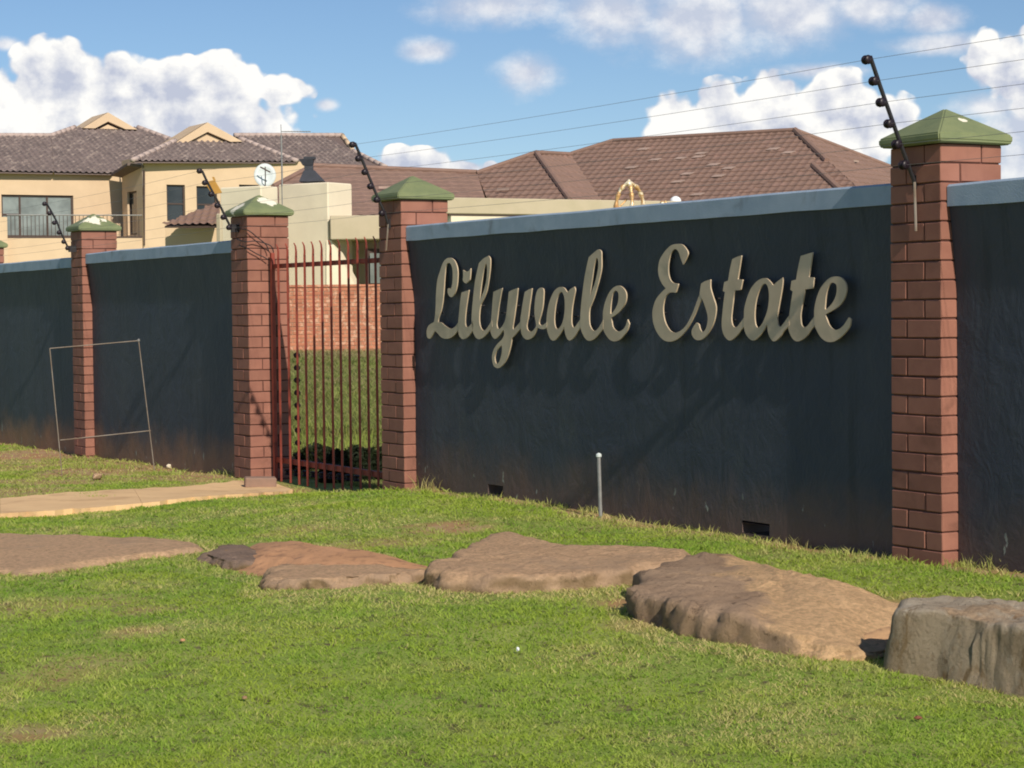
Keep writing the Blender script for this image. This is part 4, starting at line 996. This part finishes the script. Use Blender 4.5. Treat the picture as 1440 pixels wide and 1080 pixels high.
# the dark boarded eave that steps back from the right wing to the left wing
sA, sB = rA[1], on_plane(186, 227.5, eR, nA1); sB = sB - W * .7; dz_ = Vector((0, 0, .12)); wl = Ud * .8 - Vector((0, 0, .1))
MB().hexa([sA - dz_, sB - dz_, sB + wl - dz_, sA + wl - dz_, sA, sB, sB + wl, sA + wl]).build('eave_board', M['fascia_dark'], h1e)
# gablets
def gablet(xl, yl, xr, yr, xa, ya, plane_p, inner, f_off):
    d = Wd
    pl = plane_p + Wd * f_off; L_, R_, A_ = [on_plane(x, y, pl, d) for x, y in ((xl, yl), (xr, yr), (xa, ya))]
    dep = -Wd * 2.6; w_ = .34
    def off(p, k): return p + k
    up = Vector((0, 0, w_)); 
    g = MB(); inL = L_ + (R_ - L_).normalized() * .62; inR = R_ - (R_ - L_).normalized() * .62; inA = A_ - Vector((0, 0, .46))
    # barge boards with depth
    for (p0, p1, q1, q0) in ((L_, A_, inA, inL), (A_, R_, inR, inA)):
        g.hexa([q0, q1, q1 - Wd * .3, q0 - Wd * .3, p0, p1, p1 - Wd * .3, p0 - Wd * .3])
    go = g.build('gablet', M['cream'], h1e)
    MB().add([inL - Wd * .25, inR - Wd * .25, inA - Wd * .25], [(0, 1, 2)]).build('gablet_recess', M['dark_trim'], go)
    cx_ = (inL + inR) / 2; s_ = inner
    MB().add([cx_ + (inL - cx_) * s_ - Wd * .2, cx_ + (inR - cx_) * s_ - Wd * .2, cx_ + (inA - cx_) * s_ - Wd * .2], [(0, 1, 2)]).build('gablet_face', M['cream'], go)
    MB().quad(L_, A_, A_ + dep, L_ + dep).quad(A_, R_, R_ + dep, A_ + dep).build('gablet_roof', M['cream'], go)
gA = on_plane(150, 181, eL, nA1); gB_ = on_plane(292, 198, eR, nA1)
gablet(117, 180, 193, 182, 152, 158, gA, .62, .35); gablet(246, 201, 341, 199, 292, 172, gB_, .86, .35)
# eave scallops' shadow line comes from the tiles; downpipe at the wing's corner
pc = fR(202.5, 240, .06); pd = fR(202.5, 345, .06); MB().tube([pc, pd], .05, 8).build('downpipe', M['dark_trim'], h1e)
# balcony: slab and railing
be = MB(); ra, rb = fR(10, 333, -1.2), fR(201, 333, -.05)
zb_ = ra.z; ra = Vector((ra.x, ra.y, zb_)); rb = Vector((rb.x, rb.y, zb_))
be.box(ra - Vector((0, 0, .06)) , (rb - ra), -Wd * 1.5, Vector((0, 0, .08)))
MB().box(Vector((ra.x, ra.y, zg)), Vector(((rb - ra).x, (rb - ra).y, 0)), -W * 1.4, Vector((0, 0, zb_ - zg - .065))).build('balcony_wall', M['cream'], h1e)
bo = be.build('balcony_slab', M['dark_trim'], h1e)
zr_ = fR(150, 303, -.6).z; rail = MB().tube([Vector((ra.x, ra.y, zr_)), Vector((rb.x, rb.y, zr_))], .03, 6); rail.build('handrail', M['metal'], h1e)
nb = 34
for k in range(nb + 1):
    p = ra.lerp(rb, k / nb); MB().tube([p, Vector((p.x, p.y, zr_))], .014, 4, False).build('baluster', M['dark_trim'], h1e)
# beige balcony pier in front of the big window's left end
p0 = fR(-6, 305, -.9); p1 = fR(10, 305, -.9); MB().box(Vector((p0.x, p0.y, zg)), Vector((p1.x - p0.x, p1.y - p0.y, 0)), -Wd * .5, Vector((0, 0, p0.z - zg))).build('balcony_pier', M['cream'], h1e)

# --- house 2: brown tiled single-storey house with flat-roofed blocks
D1 = Vector((-.848, .530, 0)); E1 = Vector((.530, .848, 0)); NAa = Vector((-.530, -.848, 0)); NBb = Vector((.848, -.530, 0))
h2e = thing('single_storey_house', at(800, 430, 58) , 'sprawling house with brown tiled hip roofs behind the lettered wall', 'house')
zg = .3
pr = at(1118, 185, 65); nD = slope_n(NAa, 30); nF = slope_n(NBb, 30)
hdir = nD.cross(nF).normalized(); hdir = hdir if hdir.z < 0 else -hdir
rD = plane_poly([(803, 218), (862, 199.5), (1118, 184.5), (1163, 228), (1143, 234), (1182, 267), (1190, 300), (841, 291)], pr, nD)
hE = rD[2] + hdir * 7
tiled('roof_tiles', rD[:3] + [hE, rD[7]], nD, D1, M['brown_tile'], h2e, .26, .30, .014, .034)
# lower wing in front at the right, its ridge from the main slope
prW = on_plane(1143, 233, pr, nD); prW = CAM + (prW - CAM) * .992
hW = prW + hdir * 4; 
rW = plane_poly([(1020, 279), (1143, 233.5), (1010, 288)], prW, nD); rW = rW[:2] + [hW, rW[2]]
tiled('roof_tiles', rW, nD, D1, M['brown_tile'], h2e, .26, .30, .014, .034)
hipp = rD[2]
rH = plane_poly([(1118, 184.5), (1270, 243), (1300, 300)], hipp, nF) + [hE]
tiled('roof_tiles', rH, nF, E1, M['brown_tile'], h2e, .33, .36, .022, .03)
rH2 = plane_poly([(1143, 233.5), (1240, 262), (1300, 300)], prW, nF) + [hW]
tiled('roof_tiles', rH2, nF, E1, M['brown_tile'], h2e, .33, .36, .022, .03)
pE = at(754, 216.5, 61.5)
rE = plane_poly([(671, 245), (754, 216.5), (791, 284), (690, 292)], pE, nD); rE[2] = rE[1] + hdir * 4.1
tiled('roof_tiles', rE, nD, D1, M['brown_tile'], h2e, .26, .30, .014, .034)
rF = plane_poly([(754, 216.5), (803, 219), (852, 292), (791, 284)], pE, nF); rF[3] = rE[2]
tiled('roof_tiles', rF, nF, E1, M['brown_tile'], h2e, .33, .36, .018, .02)
pG = on_plane(671, 245, pE, nD)
rG = plane_poly([(384, 264), (440, 234.5), (600, 240.5), (671, 244), (690, 303), (384, 303)], pG, slope_n(NBb * .5 + NAa * .5, 28))
tiled('roof_tiles', rG, slope_n(NBb * .5 + NAa * .5, 28), (E1 - D1), M['brown_tile'], h2e, .33, .36, .014, .012)
def hipline(a, b, r=.07):
    MB().tube([a + Vector((0, 0, .04)), b + Vector((0, 0, .04))], r, 8).build('ridge_cap', M['brown_tile'], h2e)
hipline(rD[0], rD[1]); hipline(rD[1], rD[2]); hipline(rD[2], rD[3], .09); hipline(rH[0], rH[1]); hipline(rE[0], rE[1]); hipline(rE[1], rE[2], .08); hipline(rF[0], rF[1]); hipline(rG[1], rG[3]); hipline(rG[0], rG[1]); hipline(rW[1], rW[2], .09)
for a, b in ((rD[1], rD[2]), (rD[0], rD[1]), (rE[0], rE[1]), (rF[0], rF[1]), (rG[0], rG[1]), (rG[1], rG[3])):
    dn = Vector((0, 5, -2)); MB().quad(a, b, b + dn, a + dn).build('rear_roof', M['brown_tile'], h2e)
# worn pale tiles
for (x, y) in ((895, 213), (911, 228), (947, 226), (976, 219), (972, 224), (993, 235), (1014, 240), (956, 248), (1000, 251), (943, 259), (1077, 213), (1098, 218), (970, 277), (878, 239)):
    p = on_plane(x, y, pr, nD) + nD * .055; a = (-D1 - nD * (-D1).dot(nD)).normalized(); b = nD.cross(a)
    MB().hexa([p, p + a * .33, p + a * .33 - nD * .02, p - nD * .02, p + b * .13 + a * .1, p + b * .13 + a * .45, p + b * .13 + a * .45 - nD * .02, p + b * .13 + a * .1 - nD * .02]).build('worn_tile', M['tile_worn'], h2e)
for (x, y) in ((1199, 230), (533, 267), (700, 270)): 
    if x == 1199: p = on_plane(x, y, hipp, nF) + nF * .06; a = E1
    elif x == 533: p = on_plane(x, y, pG, slope_n(NBb * .5 + NAa * .5, 28)) + Vector((0, -.1, .03)); a = Vector((1, 0, 0))
    else: p = on_plane(x, y + 2, pE, nD) + nD * .085; a = -D1
    MB().box(p, a * .4, Vector((0, 0, .06)), Vector((0, -.02, 0))).build('worn_tile', M['tile_worn'], h2e)
def block(x0, xm, x1, yt0, ytm, Ym, ztopadd, m1, name, parent, zbot=None, dl=None, dr=None):
    """a plastered block seen on its corner: left face D1, right face E1"""
    c_ = at(xm, ytm, Ym); zt_ = c_.z
    l_ = on_plane(x0, ytm, c_, NAa); r_ = on_plane(x1, ytm, c_, NBb)
    L_ = (l_ - c_).dot(D1); R_ = (r_ - c_).dot(E1); zb = zbot if zbot is not None else zg
    mb = MB().box(Vector((c_.x, c_.y, zb)), D1 * L_, E1 * R_, Vector((0, 0, zt_ - zb)))
    return mb.build(name, m1, parent, bevel=.03), c_, L_, R_
block(309, 367, 391, 265, 261, 53.8, 0, M['white_plaster'], 'block_wall', h2e)
blk, cB, LBk, RBk = block(391, 461, 495, 262, 256, 55, 0, M['white_plaster'], 'block_wall', h2e)
block(303, 310, 314, 300, 300, 53.7, 0, M['beige_fascia'], 'corner_post', h2e)
# lower wall running on to the right, with canopy slab above
c2 = at(461, 303, 56.2) + E1 * .12 + D1 * .12
hsW = MB().box(Vector((c2.x, c2.y, zg)), E1 * 8.0, D1 * 1.0, Vector((0, 0, c2.z - zg - .3))); hsW.build('lower_wall', M['white_plaster'], h2e)
cc = at(464, 303, 54.8); cl = at(545, 301, 55.0); bz = at(464, 337, 54.8).z
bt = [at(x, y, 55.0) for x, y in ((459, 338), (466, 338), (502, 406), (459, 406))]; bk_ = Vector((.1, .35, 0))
MB().hexa([bt[3], bt[2], bt[2] + bk_, bt[3] + bk_, bt[0], bt[1], bt[1] + bk_, bt[0] + bk_]).build('sun_patch_wedge', M['white_plaster'], h2e)  # cream wedge added in the shape of the triangular sun patch below the canopy
MB().box(Vector((cc.x, cc.y, bz)), Vector((cl.x - cc.x, cl.y - cc.y, 0)), Vector((.3, 2.6, 0)), Vector((0, 0, cc.z - bz))).build('canopy', M['beige_fascia'], h2e, bevel=.02)
# window under the canopy
w0 = at(517, 350, 55.6); w1 = at(537, 350, 56.2); zb2 = at(517, 404, 55.6).z
mb = MB().box(Vector((w0.x, w0.y, zb2)), Vector((w1.x - w0.x + .6, w1.y - w0.y, 0)), Vector((-.05, -.3, 0)), Vector((0, 0, w0.z - zb2))); wo_ = mb.build('window', M['dark_trim'], h2e)
MB().quad(Vector((w0.x + .08, w0.y - .33, zb2 + .1)), Vector((w1.x + .5, w1.y - .33, zb2 + .1)), Vector((w1.x + .5, w1.y - .33, w0.z - .12)), Vector((w0.x + .08, w0.y - .33, w0.z - .12))).build('pane', M['glass'], wo_)
# flat roof block with beige fascia in front of the main roof
f0 = at(628, 277.5, 52); f1 = on_plane(1020, 283.5, f0, W); fz = at(628, 300.5, 52).z
MB().box(Vector((f0.x, f0.y, fz)), Vector((f1.x - f0.x, f1.y - f0.y, 0)), -W * 3.2, Vector((0, 0, f0.z - fz))).build('flat_roof_fascia', M['beige_fascia'], h2e, bevel=.02)
MB().box(Vector((f0.x + .1, f0.y + .10, zg)), Vector((f1.x - f0.x - .1, f1.y - f0.y, 0)), -W * 2.7, Vector((0, 0, fz - zg))).build('front_wall', M['white_plaster'], h2e)
MB().box(Vector((f0.x + .05, f0.y + .06, fz - .045)), Vector((f1.x - f0.x - .1, f1.y - f0.y, 0)), -W * .1, Vector((0, 0, .043))).build('eave_strip', M['dark_trim'], h2e)
# body walls under the main roof
g0 = at(690, 300, 58.5); g1 = at(1230, 300, 62); MB().box(Vector((g0.x, g0.y + 1.2, zg)), Vector((g1.x - g0.x, 1.5, 0)), Vector((0, 7, 0)), Vector((0, 0, g0.z - zg - .6))).build('rear_wall', M['cream'], h2e)
# small brown porch roof by the far house
ps = at(309, 283, 57.5); nP = slope_n(NBb, 24)
nP2 = slope_n(Vector((-.2, -1, 0)).normalized(), 26)
rP = plane_poly([(228, 316), (309.5, 284), (309.5, 316)], ps, nP2); tiled('roof_tiles', rP, nP2, Vector((1, 0, 0)), M['brown_tile'], h2e, .2, .3, .03, .04)
w0 = at(232, 319, 57.2); w1 = at(305, 318, 57.2); MB().box(Vector((w0.x, w0.y, zg)), Vector((w1.x - w0.x, 0, 0)), Vector((0, 2, 0)), Vector((0, 0, w0.z - zg))).build('porch_wall', M['cream'], h2e)
# chimney cowl
cb = at(437, 256, 56.5); ce = thing('chimney_cowl', cb, 'dark pyramid-based chimney cowl on the brown roof beside the aerial', 'chimney')
def sqr(c_, w_): return [c_ + Vector((-w_, -w_, 0)), c_ + Vector((w_, -w_, 0)), c_ + Vector((w_, w_, 0)), c_ + Vector((-w_, w_, 0))]
mb = MB(); z_ = Vector((0, 0, 1))
mb.hexa(sqr(cb + Vector((.02, 0, -.3)), .20) + sqr(cb + Vector((.02, 0, .0)), .20)); mb.build('flue_base', M['cowl'], ce)
MB().hexa(sqr(cb + Vector((.05, 0, .0)), .33) + sqr(cb + Vector((-.03, 0, .30)), .14)).build('hood', M['cowl'], ce)
MB().hexa(sqr(cb + Vector((-.04, 0, .30)), .11) + sqr(cb + Vector((-.05, 0, .44)), .11)).build('neck', M['cowl'], ce)
MB().hexa(sqr(cb + Vector((-.07, 0, .44)), .13) + sqr(cb + Vector((-.10, 0, .60)), .19)).hexa(sqr(cb + Vector((-.02, 0, .60)), .15) + sqr(cb + Vector((-.02, 0, .66)), .15)).build('crown', M['cowl'], ce)
# satellite dish
dc = at(372.5, 247, 55.6); de = thing('satellite_dish', Vector((dc.x, dc.y, dc.z - .33)), 'pale grey satellite dish on the corner of the cream block', 'satellite dish')
dn_ = Vector((.15, -1, .12)).normalized()
mb = MB(); K = 28; X_ = dn_.cross(Vector((0, 0, 1))).normalized(); Y_ = X_.cross(dn_); vs = [dc - dn_ * .0]
for j, r_ in enumerate((.33, .66, 1.0)):
    for k in range(K): th = 2 * math.pi * k / K; vs.append(dc + (X_ * math.cos(th) * .285 + Y_ * math.sin(th) * .31) * r_ + dn_ * (.07 * r_ * r_))
fs = [(0, 1 + k, 1 + (k + 1) % K) for k in range(K)]
for j in range(2):
    for k in range(K): a = 1 + j * K + k; b = 1 + j * K + (k + 1) % K; fs.append((a, a + K, b + K, b))
o = mb.add(vs, fs).build('reflector', M['dish'], de, True)
sm_ = o.modifiers.new('thickness', 'SOLIDIFY'); sm_.thickness = .015
MB().tube([dc - Y_ * .33 + dn_ * .05, dc - Y_ * .05 + dn_ * .36, dc + Y_ * .16 + dn_ * .38], .014, 6).build('feed_arm', M['dark_trim'], de)
MB().tube([dc + Y_ * .02 + X_ * -.13 + dn_ * .37, dc + Y_ * .16 + X_ * .13 + dn_ * .38], .02, 6).build('feed_head', M['dark_trim'], de)
MB().tube([dc - dn_ * .05, dc - Vector((0, -.1, .36)), dc - Vector((0, -.1, .8))], .022, 8).build('mount', M['metal'], de)
# aerial
a0 = at(397, 262, 55.8); a1 = at(395, 175, 55.8); ae = thing('television_aerial', a0, 'thin television aerial mast with horizontal boom beside the dish', 'aerial')
MB().tube([a0 - Vector((0, 0, .5)), at(395.5, 190, 55.8)], .022, 8).build('mast', M['metal'], ae); MB().tube([at(395.5, 190, 55.8), a1], .010, 6).build('mast_tip', M['metal'], ae)
q0, q1 = at(396, 185, 55.8), at(437, 185, 55.8); MB().tube([q0, q1], .012, 6).build('boom', M['metal'], ae)
for k in range(9):
    p = q0.lerp(q1, .15 + .1 * k); MB().tube([p + Vector((0, -.16, 0)), p + Vector((0, .16, 0))], .006, 4).build('element', M['metal'], ae)
# white roof dome, gold ornaments
pd_ = at(950, 283, 57); do = MB().lathe(pd_ - Vector((0, 0, .1)), (0, 0, 1), [(0, .15), (.12, .15), (.17, .13), (.21, .09), (.235, .03)], 18).build('roof_dome', M['white'], None, True, origin=pd_); tagp(do, 'small white dome on the flat roof, right of the gold hoops', 'dome')
og = at(885, 300, 50); oe = thing('gold_ornament', Vector((og.x, og.y, .35)), 'gold hooped ornament rising above the lettered wall', 'ornament')
top = at(884.5, 258, 50)
for (xb, yb, bulge, dz) in (((866), 296, -4, 0), ((889), 296, 2, 0), ((905), 293, 4, 0)):
    pts = []
    for k in range(13):
        f = k / 12; th = f * math.pi / 2; x = 884.5 + (xb - 884.5) * math.sin(th) ; y = 258 + (yb - 258) * (1 - math.cos(th)); pts.append(at(x, y, 50 + (.25 * math.sin(th) if xb == 905 else -.2 * math.sin(th) if xb == 889 else 0)))
    MB().tube(pts, [.05 + .015 * math.sin(k * 1.9) for k in range(13)], 8).build('hoop', M['gold'], oe, True)
MB().lathe(top - Vector((0, 0, .05)), (0, 0, 1), [(0, .06), (.05, .09), (.09, .05), (.12, .04), (.15, .015)], 12).build('finial', M['gold'], oe, True)
MB().tube([at(866, 294, 50), at(872, 290, 50), at(882, 280, 50)], .022, 6).build('ribbon', M['gold'], oe, True)
zr0 = at(885, 296, 50).z; MB().lathe(Vector((og.x, og.y, zr0 - .04)), (0, 0, 1), [(0, .30), (.03, .34), (.06, .34), (.08, .30)], 24).build('base_ring', M['gold'], oe)
MB().tube([Vector((og.x, og.y, .2)), Vector((og.x, og.y, zr0))], .05, 8).build('post', M['metal'], oe)
ok = at(933, 284, 50); oe2 = thing('gold_ornament', Vector((ok.x, ok.y, .35)), 'small gold knob on a post between the gold hoops and the white dome', 'ornament')
MB().lathe(ok - Vector((.08, 0, .05)), (1, 0, .15), [(0, .03), (.02, .07), (.06, .08), (.09, .04), (.12, .07), (.15, .07), (.17, .03)], 12).build('knob', M['gold'], oe2, True)
MB().tube([Vector((ok.x, ok.y, .2)), ok], .03, 8).build('post', M['metal'], oe2)

# --- garden wall of orange face brick behind the gate
bw0 = at(330, 405, 47); bw1 = at(620, 402, 47.3); be_ = thing('garden_wall', Vector((bw0.x, bw0.y, .3)), 'orange face-brick garden wall seen through the gate bars', 'wall')
ztp = bw0.z; zbt = at(400, 500, 47).z - .1; dv = Vector((bw1.x - bw0.x, bw1.y - bw0.y, 0)); Lw = dv.length; dv.normalize()
MB().box(Vector((bw0.x, bw0.y + .012, zbt)), dv * Lw, Vector((0, .2, 0)), Vector((0, 0, ztp - zbt))).build('mortar_core', M['beige_fascia'], be_)
mb = MB(); nrow = int((ztp - zbt) / .086); rr = random.Random(3)
for j in range(nrow):
    z = ztp - (j + 1) * .086; s = -(j % 2) * .115
    while s < Lw:
        if True:
            a = max(0, s); b = min(Lw, s + .218)
            if b - a > .03: mb.box(Vector((bw0.x, bw0.y, z)) + dv * a + Vector((0, -rr.uniform(0, .006), 0)), dv * (b - a), Vector((0, .05, 0)), Vector((0, 0, .074)))
        s += .23
o = mb.build('bricks', M['face_brick'], be_); o['kind'] = 'stuff'
MB().box(Vector((bw0.x, bw0.y - .03, ztp + .002)), dv * Lw, Vector((0, .28, 0)), Vector((0, 0, .05))).build('brick_coping', M['face_brick'], be_)

# ------------------------------------------------------------------ bushes behind the gate
def leaf_cloud(name, centres, n, size, m, seed, label, cat_, origin):
    r = np.random.default_rng(seed); V = []; F = []
    tot = 0; co = []; 
    for (c_, rx, rz) in centres:
        k = int(n / len(centres)); u = r.normal(size=(k, 3)); u /= np.linalg.norm(u, axis=1)[:, None]; rad = r.random(k) ** .4
        u[:, 2] = np.abs(u[:, 2]); co.append(np.array(c_) + u * rad[:, None] * np.array([rx, rx * .7, rz]))
    P0 = np.concatenate(co); k = len(P0); d1 = r.normal(size=(k, 3)); d1 /= np.linalg.norm(d1, axis=1)[:, None]; d2 = np.cross(d1, r.normal(size=(k, 3))); d2 /= np.linalg.norm(d2, axis=1)[:, None]
    s = size * (.6 + .8 * r.random(k))[:, None]
    V = np.stack([P0 - d1 * s, P0 + d2 * s * .45, P0 + d1 * s, P0 - d2 * s * .45], 1).reshape(-1, 3) - np.array(origin)
    F = (np.arange(k)[:, None] * 4 + np.arange(4)).tolist(); me = bpy.data.meshes.new('foliage'); me.from_pydata(V.tolist(), [], F); me.materials.append(m)
    for an, val in (('rnd', np.repeat(r.random(k), 4)), ('dry', np.zeros(4 * k))): a_ = me.attributes.new(an, 'FLOAT', 'POINT'); a_.data.foreach_set('value', val.astype(np.float32))
    e = thing(name, origin, label, cat_, 'low bushes inside the gate'); o = link(bpy.data.objects.new('foliage', me), e)
    for q in range(7):
        c_ = centres[q % len(centres)][0]; MB().tube([Vector(c_) + Vector((r.uniform(-.1, .1), 0, -.02)), Vector(c_) + Vector((r.uniform(-.3, .3), r.uniform(-.1, .1), centres[0][2] * .8))], [.012, .004], 5).build('stem', M['dark_trim'], e)
    return e
b1 = on_wall(443, 668, .75); b1.z = gz(b1.x, b1.y) - .02; b2 = on_wall(500, 668, .62); b2.z = gz(b2.x, b2.y)
hb1 = at(443, 624, b1.y).z - b1.z; hb2 = at(500, 626, b2.y).z - b2.z
leaf_cloud('bush', [((b1.x, b1.y, b1.z), .17, hb1), ((b1.x - .1, b1.y + .1, b1.z), .13, hb1 * .8), ((b1.x + .1, b1.y - .05, b1.z), .12, hb1 * .9)], 9000, .022, M['bush'], 11, 'dark rounded low bush inside the gate, nearer its hinge side', 'bush', tuple(b1))
leaf_cloud('bush', [((b2.x, b2.y, b2.z), .2, hb2), ((b2.x + .16, b2.y, b2.z), .2, hb2 * .95), ((b2.x - .14, b2.y, b2.z), .14, hb2 * .9)], 11000, .022, M['bush'], 12, 'dark spreading low bush inside the gate, beside the lettered wall pillar', 'bush', tuple(b2))

# ------------------------------------------------------------------ grass
def in_poly(x, y, poly):
    inside = np.zeros(x.shape, bool); n = len(poly); j = n - 1
    for i in range(n):
        xi, yi = poly[i]; xj, yj = poly[j]
        c_ = ((yi > y) != (yj > y)) & (x < (xj - xi) * (y - yi) / (yj - yi + 1e-12) + xi); inside ^= c_; j = i
    return inside
def blades(name, x, y, z, h, w_, rnd, dry, m, lean=.55, seed=1):
    n = len(x); r = np.random.default_rng(seed)
    th = r.random(n) * 2 * np.pi; dx, dy = np.cos(th), np.sin(th); la = r.random(n) * 2 * np.pi; lm = lean * (.3 + r.random(n)) * h
    lx, ly = np.cos(la) * lm, np.sin(la) * lm
    V = np.empty((n, 5, 3), np.float32)
    for i, (s, f, g_) in enumerate(((-1, 0, 0), (1, 0, 0), (1, .55, .35), (-1, .55, .35), (0, 1, 1))):
        ww = w_ * (.5 if i < 2 else .38 if i < 4 else 0)
        V[:, i, 0] = x + s * dx * ww + lx * g_; V[:, i, 1] = y + s * dy * ww + ly * g_; V[:, i, 2] = z - .006 + h * f * (1 - .12 * lean * g_)
    me = bpy.data.meshes.new(name); me.vertices.add(5 * n); me.vertices.foreach_set('co', V.ravel())
    b = (np.arange(n) * 5)[:, None]; loops = np.concatenate([b + [0, 1, 2, 3], b + [3, 2, 4]], 1).astype(np.int32)
    me.loops.add(7 * n); me.loops.foreach_set('vertex_index', loops.ravel())
    me.polygons.add(2 * n); ls = (np.arange(n) * 7)[:, None] + np.array([0, 4]); me.polygons.foreach_set('loop_start', ls.ravel().astype(np.int32)); me.polygons.foreach_set('loop_total', np.tile([4, 3], n).astype(np.int32))
    for an, v in (('rnd', rnd), ('dry', dry)): a_ = me.attributes.new(an, 'FLOAT', 'POINT'); a_.data.foreach_set('value', np.repeat(v, 5).astype(np.float32))
    me.update(); me.materials.append(m); o = link(bpy.data.objects.new(name, me)); tagp(o, kind='stuff'); return o
def lawn(n, seed):
    r = np.random.default_rng(seed)
    Y = 5.3 + (22.5 - 5.3) * r.random(n) ** 1.25
    X = (r.random(n) * 2 - 1) * .295 * Y
    wb = wall_b(X, Y); t_ = wall_t(X, Y)
    keep = (wb < .085)
    for k in TS: keep &= ~((t_ > TS[k] - SZ - .01) & (t_ < TS[k] + .01) & (wb > -.01))
    bare = bare_np(X, Y); keep &= r.random(n) > bare * .93
    for p in path_poly: keep &= ~in_poly(X, Y, p)
    nearrock = np.zeros(n)
    for p in foot:
        keep &= ~in_poly(X, Y, p)
        cx_ = sum(q[0] for q in p) / len(p); cy_ = sum(q[1] for q in p) / len(p)
        big = [(cx_ + (q[0] - cx_) * 1.06 + .05 * np.sign(q[0] - cx_), q[1] + (.10 if q[1] > cy_ else -.20)) for q in p]
        nearrock = np.maximum(nearrock, in_poly(X, Y, big) * (.25 + .55 * fb(X, Y, 4, 77)))
    X, Y, bare, nearrock = X[keep], Y[keep], bare[keep], nearrock[keep]; n = len(X)
    Z = gz_fine(X, Y)
    patch = fb(X, Y, .9, 21, 5); tuft = fb(X, Y, 9, 31, 3); dryp = fb(X, Y, 2.3, 61, 4)
    far = np.clip((Y - 6) / 14, 0, 1)
    h = (.010 + .017 * tuft ** 1.5 + .007 * r.random(n)) * (1 + .25 * far) * np.where(nearrock > 0, 1.15, 1)
    strip = (wall_b(X, Y) > -.10); h = np.where(strip & (r.random(n) > .6), h * 1.7, h)
    w_ = (.0046 + .0052 * far) * (.8 + .5 * r.random(n))
    dry = np.clip((dryp - .52) * 3.0, 0, .75) * (r.random(n) > .35) + (r.random(n) > .95) * .5 + nearrock * 1.1 * (r.random(n) > .3) + bare * .5
    rnd = np.clip(patch * .9 + .35 * (r.random(n) - .5) + (tuft - .5) * .9, 0, 1)
    blades('lawn_grass', X, Y, Z, h, w_, rnd, np.clip(dry, 0, 1), M['grass'], 1.15, seed)
lawn(470000, 5)
# rough grass beyond the gate
r = np.random.default_rng(8); n = 60000
Y = 15.5 + 31.5 * r.random(n) ** 1.3; X = Y * (-.125 + .085 * r.random(n)) 
k = wall_b(X, Y) > .45; X, Y = X[k], Y[k]; n = len(X)
blades('rough_grass', X, Y, gz_np(X, Y), .05 + .10 * r.random(n) * (Y > 22), .006 + .0005 * Y, np.clip(fb(X, Y, .6, 3) + .3 * (r.random(n) - .5), 0, 1), np.clip((r.random(n) > .75) * .6 + (fb(X, Y, .5, 9) - .5) * 1.2 + np.clip((Y - 42) / 5, 0, .6), 0, 1), M['grass_far'], .8, 9)
# tall straw-coloured weeds at the foot of the wall and pillars
def tuft(px, py, n, h, spread, dryv, seed):
    P = on_ground(px, py); r = np.random.default_rng(seed); X = P.x + r.normal(size=n) * spread; Y = P.y + r.normal(size=n) * spread * .6
    return X, Y, gz_fine(X, Y), h * (.4 + .6 * r.random(n)), np.full(n, .005), r.random(n), np.clip(dryv + .5 * (r.random(n) - .5), 0, 1)
parts = [tuft(585, 684, 60, .12, .06, .5, 1), tuft(608, 690, 50, .14, .05, .8, 2), tuft(830, 722, 40, .07, .05, .6, 3), tuft(845, 724, 60, .06, .05, .5, 4), tuft(1400, 800, 90, .09, .1, .5, 5), tuft(1350, 797, 90, .05, .06, .4, 6), tuft(345, 670, 60, .10, .07, .6, 7),
         tuft(330, 668, 40, .07, .05, .4, 8), tuft(1240, 790, 90, .05, .1, .6, 9), tuft(140, 704, 200, .05, .06, 0, 10), tuft(115, 700, 150, .05, .07, 0, 11), tuft(205, 667, 150, .06, .1, .1, 12), tuft(140, 660, 250, .07, .18, .1, 13), tuft(890, 822, 160, .05, .05, .9, 14),
         tuft(1410, 968, 120, .04, .05, .95, 15), tuft(893, 862, 120, .04, .05, .95, 16), tuft(620, 828, 120, .04, .06, .9, 17), tuft(240, 780, 150, .04, .12, .85, 18), tuft(1200, 925, 120, .04, .12, .8, 19), tuft(75, 648, 120, .05, .12, .2, 20), tuft(440, 640, 120, .30, .16, .2, 21), tuft(455, 610, 90, .28, .15, .3, 22), tuft(512, 632, 90, .26, .12, .2, 23),
         tuft(680, 702, 60, .06, .12, .5, 24), tuft(760, 712, 70, .06, .15, .5, 25), tuft(930, 738, 70, .07, .15, .5, 26), tuft(1010, 750, 60, .06, .12, .5, 27), tuft(1130, 768, 70, .07, .12, .6, 28), tuft(1190, 782, 60, .06, .1, .5, 29)]
cc_ = [np.concatenate([p[i] for p in parts]) for i in range(7)]
blades('weeds', *cc_, M['grass'], .6, 15)
